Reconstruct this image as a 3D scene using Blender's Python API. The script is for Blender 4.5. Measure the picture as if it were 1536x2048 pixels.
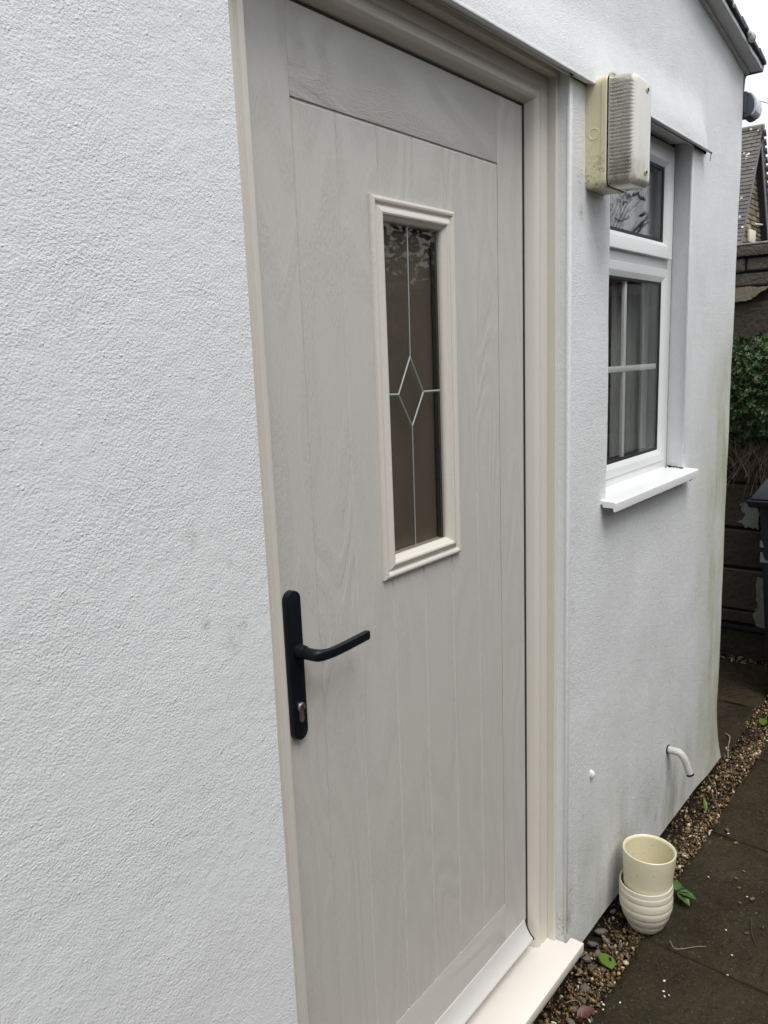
import bpy, bmesh, math, random
import numpy as np
from mathutils import Vector, Matrix

random.seed(7)
rng = np.random.default_rng(11)
scene = bpy.context.scene
for o in list(bpy.data.objects):
    bpy.data.objects.remove(o)
COL = scene.collection

# ------------------------------------------------------------------ camera
YAW, PITCH, ROLL = 0.896351626, -0.188419518, -0.0385959806
fw = Vector((math.sin(YAW) * math.cos(PITCH), math.cos(YAW) * math.cos(PITCH), math.sin(PITCH)))
rt = fw.cross(Vector((0, 0, 1))).normalized()
up = rt.cross(fw)
r2 = math.cos(ROLL) * rt + math.sin(ROLL) * up
u2 = -math.sin(ROLL) * rt + math.cos(ROLL) * up
cam = bpy.data.cameras.new('camera')
cam.sensor_fit = 'VERTICAL'
cam.sensor_height = 36.0
cam.sensor_width = 27.0
cam.lens = 36.0 * 1590.73349 / 2048.0
cam.clip_start = 0.02
cam.clip_end = 500
camo = bpy.data.objects.new('camera', cam)
COL.objects.link(camo)
mw = Matrix.Identity(4)
for i in range(3):
    mw[i][0] = r2[i]; mw[i][1] = u2[i]; mw[i][2] = -fw[i]
mw[0][3], mw[1][3], mw[2][3] = 0.0, -0.807, 1.62
camo.matrix_world = mw
scene.camera = camo

# ------------------------------------------------------------------ world and sun
SUN_DIR = Vector((-0.28, -0.52, 1.10)).normalized()      # towards the sun
w = bpy.data.worlds.new('World'); scene.world = w; w.use_nodes = True
nt = w.node_tree; nt.nodes.clear()
wo = nt.nodes.new('ShaderNodeOutputWorld'); bg = nt.nodes.new('ShaderNodeBackground')
sky = nt.nodes.new('ShaderNodeTexSky'); sky.sky_type = 'NISHITA'; sky.sun_disc = False
sky.sun_elevation = math.asin(SUN_DIR.z)
sky.sun_rotation = math.atan2(SUN_DIR.x, SUN_DIR.y)
sky.air_density = 1.0; sky.dust_density = 4.0; sky.ozone_density = 1.0
bw = nt.nodes.new('ShaderNodeHueSaturation'); bw.inputs['Saturation'].default_value = 0.0
mixw = nt.nodes.new('ShaderNodeMixRGB'); mixw.inputs[0].default_value = 0.86
tcw = nt.nodes.new('ShaderNodeTexCoord'); nw = nt.nodes.new('ShaderNodeTexNoise')
nw.inputs['Scale'].default_value = 2.2; nw.inputs['Detail'].default_value = 5
rw = nt.nodes.new('ShaderNodeValToRGB')
rw.color_ramp.elements[0].position = 0.3; rw.color_ramp.elements[0].color = (8.2, 8.45, 8.9, 1)
rw.color_ramp.elements[1].position = 0.7; rw.color_ramp.elements[1].color = (9.6, 9.8, 10.2, 1)
nt.links.new(tcw.outputs['Generated'], nw.inputs['Vector']); nt.links.new(nw.outputs['Fac'], rw.inputs[0])
sx = nt.nodes.new('ShaderNodeSeparateXYZ'); nt.links.new(tcw.outputs['Generated'], sx.inputs[0])
el = nt.nodes.new('ShaderNodeMapRange'); nt.links.new(sx.outputs['Z'], el.inputs[0])
el.inputs[1].default_value = 0.0; el.inputs[2].default_value = 1.0; el.inputs[3].default_value = 0.74; el.inputs[4].default_value = 1.18
cl = nt.nodes.new('ShaderNodeVectorMath'); cl.operation = 'SCALE'
nt.links.new(rw.outputs[0], cl.inputs[0]); nt.links.new(el.outputs[0], cl.inputs['Scale'])
nt.links.new(sky.outputs[0], mixw.inputs[1]); nt.links.new(cl.outputs[0], mixw.inputs[2])
nt.links.new(mixw.outputs[0], bg.inputs[0]); bg.inputs[1].default_value = 0.084
nt.links.new(bg.outputs[0], wo.inputs[0])
sun = bpy.data.lights.new('sun', 'SUN'); sun.energy = 1.4; sun.angle = math.radians(32); sun.color = (1.0, 0.97, 0.93)
suno = bpy.data.objects.new('sun', sun); COL.objects.link(suno)
suno.rotation_euler = SUN_DIR.to_track_quat('Z', 'Y').to_euler(); suno.location = (0, -3, 6)

scene.view_settings.view_transform = 'Standard'
scene.view_settings.look = 'None'
scene.view_settings.gamma = 1.0
scene.view_settings.use_curve_mapping = False
scene.view_settings.exposure = 0.79
scene.render.engine = 'CYCLES'
scene.cycles.use_denoising = True
scene.cycles.max_bounces = 10
scene.cycles.transparent_max_bounces = 12

# ------------------------------------------------------------------ material helpers
def mat(name):
    m = bpy.data.materials.new(name); m.use_nodes = True
    t = m.node_tree
    return m, t, t.nodes['Principled BSDF']

def N(t, typ, **kw):
    n = t.nodes.new(typ)
    for k, v in kw.items():
        if k.startswith('_'):
            setattr(n, k[1:], v)
        else:
            n.inputs[k.replace('__', ' ')].default_value = v
    return n

def coords(t, scale=(1, 1, 1), rot=(0, 0, 0), rand=False):
    tc = t.nodes.new('ShaderNodeTexCoord'); mp = t.nodes.new('ShaderNodeMapping')
    mp.inputs['Scale'].default_value = scale; mp.inputs['Rotation'].default_value = rot
    src = tc.outputs['Object']
    if rand:
        oi = t.nodes.new('ShaderNodeObjectInfo'); ad = t.nodes.new('ShaderNodeVectorMath'); ad.operation = 'ADD'
        mu = t.nodes.new('ShaderNodeMath'); mu.operation = 'MULTIPLY'; mu.inputs[1].default_value = 37.0
        t.links.new(oi.outputs['Random'], mu.inputs[0])
        t.links.new(src, ad.inputs[0]); t.links.new(mu.outputs[0], ad.inputs[1]); src = ad.outputs[0]
    t.links.new(src, mp.inputs['Vector'])
    return mp.outputs[0]

def noise(t, vec, scale, detail=4, rough=0.55, dist=0.0):
    n = t.nodes.new('ShaderNodeTexNoise')
    n.inputs['Scale'].default_value = scale; n.inputs['Detail'].default_value = detail
    n.inputs['Roughness'].default_value = rough; n.inputs['Distortion'].default_value = dist
    t.links.new(vec, n.inputs['Vector']); return n.outputs['Fac']

def ramp(t, fac, stops):
    r = t.nodes.new('ShaderNodeValToRGB'); e = r.color_ramp.elements
    while len(e) < len(stops): e.new(0.5)
    for el, (p, c) in zip(e, stops):
        el.position = p
        el.color = (c, c, c, 1) if isinstance(c, (int, float)) else (*c, 1)
    t.links.new(fac, r.inputs[0]); return r.outputs[0]

def mix(t, fac, a, b, mode='MIX'):
    m = t.nodes.new('ShaderNodeMixRGB'); m.blend_type = mode
    for i, v in ((0, fac), (1, a), (2, b)):
        if isinstance(v, bpy.types.NodeSocket): t.links.new(v, m.inputs[i])
        elif isinstance(v, (int, float)): m.inputs[i].default_value = v if i == 0 else (v, v, v, 1)
        else: m.inputs[i].default_value = (*v, 1)
    return m.outputs[0]

def math_(t, op, a, b=None, c=None, clamp=False):
    m = t.nodes.new('ShaderNodeMath'); m.operation = op; m.use_clamp = clamp
    for i, v in ((0, a), (1, b), (2, c)):
        if v is None: continue
        if isinstance(v, bpy.types.NodeSocket): t.links.new(v, m.inputs[i])
        else: m.inputs[i].default_value = v
    return m.outputs[0]

def bump(t, p, height, dist, strength=1.0, prev=None):
    b = t.nodes.new('ShaderNodeBump'); b.inputs['Distance'].default_value = dist
    b.inputs['Strength'].default_value = strength
    t.links.new(height, b.inputs['Height'])
    if prev is not None: t.links.new(prev, b.inputs['Normal'])
    if p is not None: t.links.new(b.outputs[0], p.inputs['Normal'])
    return b.outputs[0]

def sepxyz(t):
    tc = t.nodes.new('ShaderNodeNewGeometry'); s = t.nodes.new('ShaderNodeSeparateXYZ')
    t.links.new(tc.outputs['Position'], s.inputs[0]); return s.outputs

def simple(name, col, rough=0.5, var=0.06, nscale=20, bdist=0.0, bscale=200, spec=0.5, metal=0.0, rand=False):
    m, t, p = mat(name)
    v = coords(t, rand=rand)
    f = noise(t, v, nscale, 5)
    c = mix(t, f, tuple(x * (1 - var) for x in col), tuple(min(1, x * (1 + var)) for x in col))
    t.links.new(c, p.inputs['Base Color'])
    p.inputs['Roughness'].default_value = rough; p.inputs['Metallic'].default_value = metal
    p.inputs['Specular IOR Level'].default_value = spec
    if bdist: bump(t, p, noise(t, v, bscale, 3), bdist)
    return m

# --- white render of the house wall
def make_render(name, coarse=True, stains=True, base=(0.745, 0.762, 0.768)):
    m, t, p = mat(name)
    v = coords(t)
    big = noise(t, v, 1.7, 4)
    mid = noise(t, v, 14, 4)
    c = mix(t, ramp(t, big, [(0.3, 0.0), (0.7, 1.0)]), base, tuple(x * 0.955 for x in base))
    c = mix(t, ramp(t, mid, [(0.35, 0.0), (0.75, 0.35)]), c, tuple(x * 0.93 for x in base))
    fine = noise(t, v, 420, 3)
    c = mix(t, ramp(t, fine, [(0.18, 0.35), (0.34, 0.0)]), c, (0.50, 0.50, 0.49))
    X, Y, Z = sepxyz(t)
    if stains:
        # green algae drifting down near the far corner
        vs = coords(t, (15, 15, 1.5)); streak = noise(t, vs, 1.0, 7, 0.7, 0.6)
        fx = math_(t, 'SMOOTHSTEP', 0, 0) if False else None
        mr = t.nodes.new('ShaderNodeMapRange'); mr.interpolation_type = 'SMOOTHSTEP'
        t.links.new(X, mr.inputs[0]); mr.inputs[1].default_value = 2.60; mr.inputs[2].default_value = 3.01
        mz = t.nodes.new('ShaderNodeMapRange'); mz.interpolation_type = 'SMOOTHSTEP'
        t.links.new(Z, mz.inputs[0]); mz.inputs[1].default_value = 1.80; mz.inputs[2].default_value = 1.45
        a = math_(t, 'MULTIPLY', mr.outputs[0], mz.outputs[0])
        a = math_(t, 'MULTIPLY', a, ramp(t, streak, [(0.30, 0.25), (0.62, 1.0)]), clamp=True)
        a = math_(t, 'MULTIPLY', a, ramp(t, noise(t, coords(t, (5, 5, 3.2)), 1.0, 6, 0.65), [(0.34, 0.30), (0.60, 1.0)]))
        c = mix(t, a, c, (0.36, 0.385, 0.20))
        # uneven greying of the far, damper stretch of wall
        mg = t.nodes.new('ShaderNodeMapRange'); t.links.new(X, mg.inputs[0]); mg.inputs[1].default_value = 1.5; mg.inputs[2].default_value = 2.0
        gk = math_(t, 'MULTIPLY', mg.outputs[0], ramp(t, noise(t, coords(t, (7, 7, 4)), 1.0, 8, 0.72), [(0.45, 0.0), (0.72, 0.24)]))
        c = mix(t, gk, c, (0.50, 0.515, 0.48))
        # damp grime rising from the foot of the wall
        mb = t.nodes.new('ShaderNodeMapRange'); mb.interpolation_type = 'SMOOTHSTEP'
        t.links.new(Z, mb.inputs[0]); mb.inputs[1].default_value = 0.60; mb.inputs[2].default_value = 0.03
        b = math_(t, 'MULTIPLY', mb.outputs[0], ramp(t, noise(t, coords(t, (9, 9, 3)), 1.0, 6, 0.65), [(0.34, 0.05), (0.66, 0.85)]))
        c = mix(t, b, c, (0.40, 0.41, 0.35))
        # small scuffs and other dark spots
        for (sx, sz, sr, st) in ((0.618, 1.405, 0.011, .6), (0.676, 1.359, 0.007, .8), (0.628, 1.291, 0.010, .75),
                                 (0.690, 1.2735, 0.012, .55), (0.670, 1.256, 0.020, .38), (0.66, 1.50, .03, .14),
                                 (0.60, 1.06, .016, .2), (2.40, 1.70, .02, .3), (1.80, 0.415, .010, .5),
                                 (2.36, .13, .018, .8), (2.28, .62, .02, .25), (2.47, .24, .035, .4), (2.55, .2, .04, .4),
                                 (1.715, .16, .05, .8), (1.73, .24, .03, .5), (1.73, 1.0, .012, .4), (1.76, 1.93, .02, .8), (1.75, 2.0, .02, .5)):
            dx = math_(t, 'SUBTRACT', X, sx); dz = math_(t, 'SUBTRACT', Z, sz)
            d = math_(t, 'SQRT', math_(t, 'ADD', math_(t, 'MULTIPLY', dx, dx), math_(t, 'MULTIPLY', dz, math_(t, 'MULTIPLY', dz, 0.6))))
            k = math_(t, 'SUBTRACT', 1.0, math_(t, 'DIVIDE', d, sr), clamp=True)
            k = math_(t, 'MULTIPLY', k, ramp(t, noise(t, v, 160, 4), [(0.4, 0.0), (0.6, st)]), clamp=True)
            c = mix(t, k, c, (0.20, 0.20, 0.17))
        # streak below the overflow pipe
        for (sx, ww, z0) in ((2.452, .012, .33), (2.53, .010, .26)):
            dx = math_(t, 'ABSOLUTE', math_(t, 'SUBTRACT', X, sx))
            k = math_(t, 'SUBTRACT', 1.0, math_(t, 'DIVIDE', dx, ww), clamp=True)
            mk = t.nodes.new('ShaderNodeMapRange'); t.links.new(Z, mk.inputs[0])
            mk.inputs[1].default_value = z0; mk.inputs[2].default_value = z0 - .03
            k = math_(t, 'MULTIPLY', math_(t, 'MULTIPLY', k, mk.outputs[0]), 0.45)
            c = mix(t, k, c, (0.30, 0.31, 0.28))
    t.links.new(c, p.inputs['Base Color'])
    p.inputs['Roughness'].default_value = 0.62
    p.inputs['Specular IOR Level'].default_value = 0.35
    h1 = noise(t, v, 290 if coarse else 150, 2.5, 0.6)
    h2 = noise(t, v, 46, 3, 0.5)
    amp = ramp(t, noise(t, v, 5.0, 3), [(0.30, 0.35), (0.70, 1.0)])
    vo = t.nodes.new('ShaderNodeTexVoronoi'); vo.inputs['Scale'].default_value = 125; t.links.new(v, vo.inputs['Vector'])
    nib = math_(t, 'MULTIPLY', ramp(t, vo.outputs['Distance'], [(0.0, 1.0), (0.26, 0.0)]), ramp(t, noise(t, v, 70, 2), [(0.52, 0.0), (0.60, 1.0)]))
    h = math_(t, 'ADD', math_(t, 'MULTIPLY', h1, amp), math_(t, 'MULTIPLY', nib, 0.40))
    b1 = bump(t, None, h2, 0.003 if coarse else 0.002, 0.5)
    # the coat is rougher towards the near end, smoother at the far end
    mr = t.nodes.new('ShaderNodeMapRange'); t.links.new(X, mr.inputs[0])
    mr.inputs[1].default_value = 0.8; mr.inputs[2].default_value = 2.2; mr.inputs[3].default_value = 1.0; mr.inputs[4].default_value = 1.5
    h = math_(t, 'MULTIPLY', h, mr.outputs[0])
    bump(t, p, h, 0.0025 if coarse else 0.0012, 0.85, prev=b1)
    return m

M = {}
M['render'] = make_render('white_render')
M['render_smooth'] = make_render('white_render_smooth', coarse=False)
M['upvc'] = simple('white_upvc', (0.73, 0.745, 0.745), 0.28, 0.03, 6, 0.0006, 14, 0.5)
M['frame'] = simple('cream_frame', (0.62, 0.592, 0.53), 0.34, 0.025, 5, 0.0005, 18)
M['sill'] = simple('cream_sill', (0.76, 0.715, 0.66), 0.36, 0.04, 7, 0.0006, 30)
M['black'] = simple('black_powder_coat', (0.0040, 0.0058, 0.0090), 0.38, 0.2, 60, 0.0002, 900, 0.32)
M['rubber'] = simple('black_rubber', (0.012, 0.012, 0.014), 0.6)
M['chrome'] = simple('steel', (0.78, 0.77, 0.73), 0.34, 0.1, 80, metal=1.0)
M['alu'] = simple('pale_aluminium', (0.66, 0.65, 0.63), 0.33, 0.03, 12, metal=0.15)
M['dark'] = simple('dark_interior', (0.07, 0.066, 0.055), 0.9)
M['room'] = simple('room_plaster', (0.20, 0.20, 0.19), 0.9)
M['curtain'] = simple('curtain_cloth', (0.36, 0.37, 0.37), 0.9, 0.1, 40)
M['china'] = simple('white_china', (0.8, 0.8, 0.78), 0.2)
M['obscured'] = simple('obscured_inner_pane', (0.19, 0.17, 0.145), 0.35, 0.15, 9, 0.001, 60)
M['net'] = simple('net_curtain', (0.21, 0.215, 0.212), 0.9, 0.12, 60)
M['brass'] = simple('pale_lead', (0.29, 0.34, 0.33), 0.38, 0.1, 60, metal=0.35)

# woodgrain door skin
def make_door(name, horizontal=False):
    m, t, p = mat(name)
    if horizontal: s1, s2, s3 = (1.6, 1, 6.5), (110, 1, 420), (30, 1, 200)
    else: s1, s2, s3 = (7.5, 1, 1.5), (420, 1, 110), (200, 1, 30)
    field = noise(t, coords(t, s1, rand=True), 1.0, 1.5, 0.35, 0.55)
    bands = math_(t, 'SINE', math_(t, 'MULTIPLY', field, 62.0))
    bandm = ramp(t, math_(t, 'MULTIPLY_ADD', bands, 0.5, 0.5), [(0.25, 0.0), (0.75, 1.0)])
    pores = noise(t, coords(t, s2), 1.0, 3, 0.6)
    fib = noise(t, coords(t, s3, rand=True), 1.0, 3, 0.6)
    base = (0.515, 0.502, 0.465)
    c = mix(t, math_(t, 'MULTIPLY', bandm, 0.26), base, tuple(x * 0.93 for x in base))
    c = mix(t, ramp(t, pores, [(0.30, 0.5), (0.48, 0.0)]), c, tuple(x * 0.82 for x in base))
    t.links.new(c, p.inputs['Base Color'])
    rr = math_(t, 'MULTIPLY_ADD', bandm, 0.10, 0.40)
    t.links.new(rr, p.inputs['Roughness'])
    h = math_(t, 'MULTIPLY', pores, math_(t, 'MULTIPLY_ADD', bandm, 0.9, 0.25))
    h = math_(t, 'MULTIPLY_ADD', fib, 0.5, h)
    h = math_(t, 'MULTIPLY_ADD', bands, 0.02, h)
    bump(t, p, h, 0.0013, 0.8)
    return m
M['door'] = make_door('woodgrain_skin')
M['door_h'] = make_door('woodgrain_skin_across', True)
def make_mould():
    m, t, p = mat('woodgrain_moulding')
    v = coords(t, (300, 300, 300)); n_ = noise(t, coords(t, (420, 60, 60)), 1.0, 3); n2 = noise(t, coords(t, (60, 60, 420)), 1.0, 3)
    p.inputs['Base Color'].default_value = (0.60, 0.575, 0.515, 1); p.inputs['Roughness'].default_value = 0.38
    bump(t, p, math_(t, 'ADD', n_, n2), 0.0007, 0.7)
    return m
M['mould'] = make_mould()

def make_glass(name, tint=(0.9, 0.93, 0.92), rough=0.0, ior=1.5):
    m = bpy.data.materials.new(name); m.use_nodes = True; t = m.node_tree; t.nodes.clear()
    out = t.nodes.new('ShaderNodeOutputMaterial'); mx = t.nodes.new('ShaderNodeMixShader')
    tr = t.nodes.new('ShaderNodeBsdfTransparent'); tr.inputs[0].default_value = (*tint, 1)
    gl = t.nodes.new('ShaderNodeBsdfGlossy'); gl.inputs['Roughness'].default_value = rough
    lw = t.nodes.new('ShaderNodeLayerWeight'); lw.inputs['Blend'].default_value = 0.5
    p5 = t.nodes.new('ShaderNodeMath'); p5.operation = 'POWER'; p5.inputs[1].default_value = 5.0
    fr = t.nodes.new('ShaderNodeMath'); fr.operation = 'MULTIPLY_ADD'; fr.inputs[1].default_value = 0.96; fr.inputs[2].default_value = 0.04
    t.links.new(lw.outputs['Facing'], p5.inputs[0]); t.links.new(p5.outputs[0], fr.inputs[0])
    v = coords(t, (1, 1, 1)); b = t.nodes.new('ShaderNodeBump'); b.inputs['Distance'].default_value = 0.00012
    t.links.new(noise(t, v, 7, 1), b.inputs['Height']); t.links.new(b.outputs[0], gl.inputs['Normal'])
    t.links.new(fr.outputs[0], mx.inputs[0]); t.links.new(tr.outputs[0], mx.inputs[1]); t.links.new(gl.outputs[0], mx.inputs[2])
    t.links.new(mx.outputs[0], out.inputs[0]); return m
M['glass'] = make_glass('window_glass', (0.945, 0.95, 0.945))
M['glass_door'] = make_glass('door_glass', (0.84, 0.83, 0.80))

def make_lamp_plastic():
    m, t, p = mat('yellowed_plastic')
    v = coords(t); X, Y, Z = sepxyz(t)
    c = mix(t, noise(t, v, 9, 4), (0.66, 0.60, 0.40), (0.60, 0.555, 0.385))
    sc = noise(t, coords(t, (60, 60, 60)), 1.0, 7, 0.7, 1.2)
    mz = t.nodes.new('ShaderNodeMapRange'); t.links.new(Z, mz.inputs[0]); mz.inputs[1].default_value = 2.09; mz.inputs[2].default_value = 1.98
    k = math_(t, 'MULTIPLY', ramp(t, sc, [(0.52, 0.0), (0.60, 0.85)]), math_(t, 'MULTIPLY_ADD', mz.outputs[0], 0.85, 0.05), clamp=True)
    c = mix(t, k, c, (0.13, 0.12, 0.07))
    t.links.new(c, p.inputs['Base Color']); p.inputs['Roughness'].default_value = 0.38
    bump(t, p, noise(t, v, 60, 3), 0.0006, 0.6); return m
M['lamp'] = make_lamp_plastic()
def make_lens():
    m, t, p = mat('ribbed_diffuser')
    v = coords(t); X, Y, Z = sepxyz(t)
    c = mix(t, noise(t, coords(t, (40, 40, 6)), 1.0, 5), (0.88, 0.87, 0.80), (0.76, 0.75, 0.68))
    mz = t.nodes.new('ShaderNodeMapRange'); t.links.new(Z, mz.inputs[0]); mz.inputs[1].default_value = 2.08; mz.inputs[2].default_value = 1.97
    dirt = math_(t, 'MULTIPLY', ramp(t, noise(t, coords(t, (30, 30, 18)), 1.0, 6, 0.7), [(0.40, 0.0), (0.62, 1.0)]), mz.outputs[0], clamp=True)
    c = mix(t, math_(t, 'MULTIPLY', dirt, 0.8), c, (0.30, 0.28, 0.15))
    t.links.new(c, p.inputs['Base Color'])
    # the front panel is milkier than the ribbed sides
    my = t.nodes.new('ShaderNodeMapRange'); t.links.new(Y, my.inputs[0]); my.inputs[1].default_value = -0.100; my.inputs[2].default_value = -0.108
    my.inputs[3].default_value = 0.72; my.inputs[4].default_value = 0.18
    t.links.new(my.outputs[0], p.inputs['Transmission Weight'])
    p.inputs['Roughness'].default_value = 0.17; p.inputs['IOR'].default_value = 1.35
    return m
M['lens'] = make_lens()
M['pot_cream'] = simple('cream_glazed_pot', (0.68, 0.63, 0.45), 0.32, 0.03, 12, 0.0004, 60)
M['pot_white'] = simple('off_white_glazed_pot', (0.72, 0.68, 0.56), 0.30, 0.03, 12, 0.0004, 60)
def pot_dirt(m):
    t = m.node_tree; p = t.nodes['Principled BSDF']; src = p.inputs['Base Color'].links[0].from_socket
    v = coords(t)
    c = mix(t, ramp(t, noise(t, v, 130, 2), [(0.70, 0.0), (0.74, 0.7)]), src, (0.20, 0.17, 0.10))
    t.links.new(c, p.inputs['Base Color'])
def pot_base_dirt(m):
    t = m.node_tree; p = t.nodes['Principled BSDF']; src = p.inputs['Base Color'].links[0].from_socket
    X, Y, Z = sepxyz(t); mz = t.nodes.new('ShaderNodeMapRange'); t.links.new(Z, mz.inputs[0]); mz.inputs[1].default_value = .075; mz.inputs[2].default_value = .0
    k = math_(t, 'MULTIPLY', mz.outputs[0], ramp(t, noise(t, coords(t, (30, 30, 50)), 1.0, 6, .7), [(0.40, 0.0), (0.66, 0.75)]), clamp=True)
    t.links.new(mix(t, k, src, (0.26, 0.22, 0.14)), p.inputs['Base Color'])
pot_base_dirt(M['pot_white'])
pot_dirt(M['pot_cream']); pot_dirt(M['pot_white'])

def make_paving():
    m, t, p = mat('wet_stone_paving')
    v = coords(t, rand=True)
    c = mix(t, ramp(t, noise(t, v, 3.5, 7, 0.65), [(0.32, 0.0), (0.66, 1.0)]), (0.014, 0.0105, 0.0045), (0.046, 0.033, 0.016))
    c = mix(t, ramp(t, noise(t, v, 11, 7, 0.75), [(0.46, 0.0), (0.64, 0.75)]), c, (0.030, 0.030, 0.011))
    c = mix(t, ramp(t, noise(t, coords(t, (1, 1, 1), (0, 0, 1.0), rand=True), 7, 7, 0.8), [(0.54, 0.0), (0.66, 0.7)]), c, (0.062, 0.040, 0.028))
    c = mix(t, ramp(t, noise(t, v, 60, 5, 0.7), [(0.34, 0.8), (0.46, 0.0)]), c, (0.012, 0.011, 0.008))
    c = mix(t, ramp(t, noise(t, v, 150, 4, 0.6), [(0.60, 0.0), (0.70, 0.75)]), c, (0.13, 0.11, 0.075))
    t.links.new(c, p.inputs['Base Color'])
    t.links.new(ramp(t, noise(t, v, 9, 4), [(0.3, 0.42), (0.7, 0.78)]), p.inputs['Roughness'])
    p.inputs['Specular IOR Level'].default_value = 0.22
    b1 = bump(t, None, noise(t, v, 22, 6, 0.7), 0.022, 1.0)
    bump(t, p, noise(t, v, 130, 5, 0.65), 0.0035, 0.9, prev=b1); return m
M['paving'] = make_paving()
def make_island(name, stops, rough=0.6, bd=0.001, bs=300, obj=False):
    m, t, p = mat(name)
    if obj: g = t.nodes.new('ShaderNodeObjectInfo'); src = g.outputs['Random']
    else: g = t.nodes.new('ShaderNodeNewGeometry'); src = g.outputs['Random Per Island']
    c = ramp(t, src, stops)
    f = noise(t, coords(t), 60, 4)
    c = mix(t, f, c, mix(t, 0.35, c, (0.02, 0.018, 0.012)))
    t.links.new(c, p.inputs['Base Color']); p.inputs['Roughness'].default_value = rough
    bump(t, p, noise(t, coords(t), bs, 3), bd, 0.7); return m
M['gravel'] = make_island('pea_gravel', [(0.0, (0.035, 0.022, 0.012)), (0.25, (0.12, 0.066, 0.022)), (0.5, (0.21, 0.13, 0.042)), (0.68, (0.08, 0.05, 0.024)), (0.85, (0.36, 0.25, 0.115)), (0.975, (0.60, 0.52, 0.36))], 0.35)
M['grit'] = make_island('grey_pebbles', [(0, (0.07, 0.06, 0.045)), (0.5, (0.12, 0.105, 0.085)), (0.9, (0.19, 0.165, 0.13))], 0.7, obj=True)
M['leaf'] = make_island('bush_leaves', [(0.0, (0.010, 0.030, 0.006)), (0.45, (0.022, 0.062, 0.010)), (0.8, (0.040, 0.10, 0.016)), (1.0, (0.075, 0.14, 0.03))], 0.45, 0.0005)
M['hedge'] = make_island('hedge_leaves', [(0.0, (0.012, 0.020, 0.008)), (0.5, (0.022, 0.034, 0.012)), (1.0, (0.045, 0.055, 0.02))], 0.5)
M['straw'] = make_island('dry_stems', [(0.0, (0.10, 0.072, 0.045)), (0.6, (0.22, 0.17, 0.11)), (1.0, (0.36, 0.29, 0.20))], 0.8)
M['weed'] = simple('weed_leaf', (0.045, 0.105, 0.022), 0.42, 0.35, 60, 0.0006, 220)
M['yleaf'] = simple('yellow_green_leaf', (0.085, 0.15, 0.015), 0.4, 0.3, 70, 0.0005, 240)
M['redleaf'] = simple('dead_red_leaf', (0.07, 0.022, 0.010), 0.5, 0.4, 70, 0.0008, 240)
M['litter'] = make_island('dead_litter', [(0, (0.02, 0.012, 0.007)), (0.5, (0.05, 0.026, 0.014)), (0.85, (0.09, 0.055, 0.03)), (1.0, (0.16, 0.12, 0.07))], 0.6)
M['twig'] = simple('dry_twig', (0.22, 0.18, 0.135), 0.8, 0.3, 90)
M['soil'] = simple('damp_soil', (0.020, 0.015, 0.010), 0.95, 0.3, 40, 0.006, 70, spec=0.08)
M['block'] = make_island('damp_wall_block', [(0.0, (0.028, 0.022, 0.015)), (0.5, (0.045, 0.036, 0.024)), (1.0, (0.066, 0.052, 0.036))], 0.85, 0.014, 45, obj=True)
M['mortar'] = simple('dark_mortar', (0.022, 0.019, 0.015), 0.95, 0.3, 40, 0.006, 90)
M['patch'] = simple('broken_render', (0.21, 0.22, 0.195), 0.9, 0.35, 60, 0.004, 130)
M['patch2'] = simple('tan_broken_render', (0.19, 0.16, 0.11), 0.9, 0.25, 40, 0.004, 90)
M['coping'] = simple('pale_coping', (0.30, 0.275, 0.25), 0.85, 0.3, 30, 0.004, 90)
M['upper'] = simple('grey_upper_block', (0.088, 0.074, 0.060), 0.9, 0.45, 14, 0.012, 60, rand=True)
M['bin'] = simple('black_bin_plastic', (0.011, 0.0125, 0.016), 0.42, 0.2, 20, 0.0012, 120)
M['sticker'] = simple('white_sticker', (0.13, 0.14, 0.17), 0.5)
M['stone'] = make_island('gable_stone', [(0.0, (0.12, 0.10, 0.055)), (0.4, (0.19, 0.16, 0.09)), (0.75, (0.25, 0.21, 0.13)), (1.0, (0.40, 0.36, 0.26))], 0.9, 0.02, 14, obj=True)
M['bargeboard'] = simple('slate_grey_board', (0.155, 0.148, 0.165), 0.6)
M['soffit'] = simple('purple_grey_soffit', (0.085, 0.085, 0.115), 0.6)
def make_tile():
    m, t, p = mat('brown_roof_tile')
    g = t.nodes.new('ShaderNodeObjectInfo')
    c = ramp(t, g.outputs['Random'], [(0, (0.085, 0.078, 0.076)), (0.5, (0.115, 0.104, 0.10)), (1, (0.15, 0.135, 0.12))])
    v = coords(t)
    X, Y, Z = sepxyz(t)
    mz = t.nodes.new('ShaderNodeMapRange'); t.links.new(Z, mz.inputs[0]); mz.inputs[1].default_value = 4.9; mz.inputs[2].default_value = 6.4
    mossy = math_(t, 'MULTIPLY', mz.outputs[0], ramp(t, noise(t, v, 5, 4), [(0.35, 0.2), (0.65, 1.0)]))
    c = mix(t, math_(t, 'MULTIPLY', mossy, 0.5), c, (0.19, 0.19, 0.14))
    vo = t.nodes.new('ShaderNodeTexVoronoi'); vo.inputs['Scale'].default_value = 5.5
    mp = t.nodes.new('ShaderNodeNewGeometry'); t.links.new(mp.outputs['Position'], vo.inputs['Vector'])
    c = mix(t, ramp(t, vo.outputs['Distance'], [(0.11, 0.95), (0.16, 0.0)]), c, (0.80, 0.80, 0.79))
    t.links.new(c, p.inputs['Base Color']); p.inputs['Roughness'].default_value = 0.8
    return m
M['tile'] = make_tile()
M['verge'] = simple('grey_verge_mortar', (0.50, 0.51, 0.51), 0.85, 0.12, 18, 0.004, 60)
M['slate'] = simple('dark_slate', (0.10, 0.10, 0.115), 0.7, 0.3, 30, 0.003, 60)
M['eave'] = simple('dark_eave_board', (0.12, 0.12, 0.15), 0.6)
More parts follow.
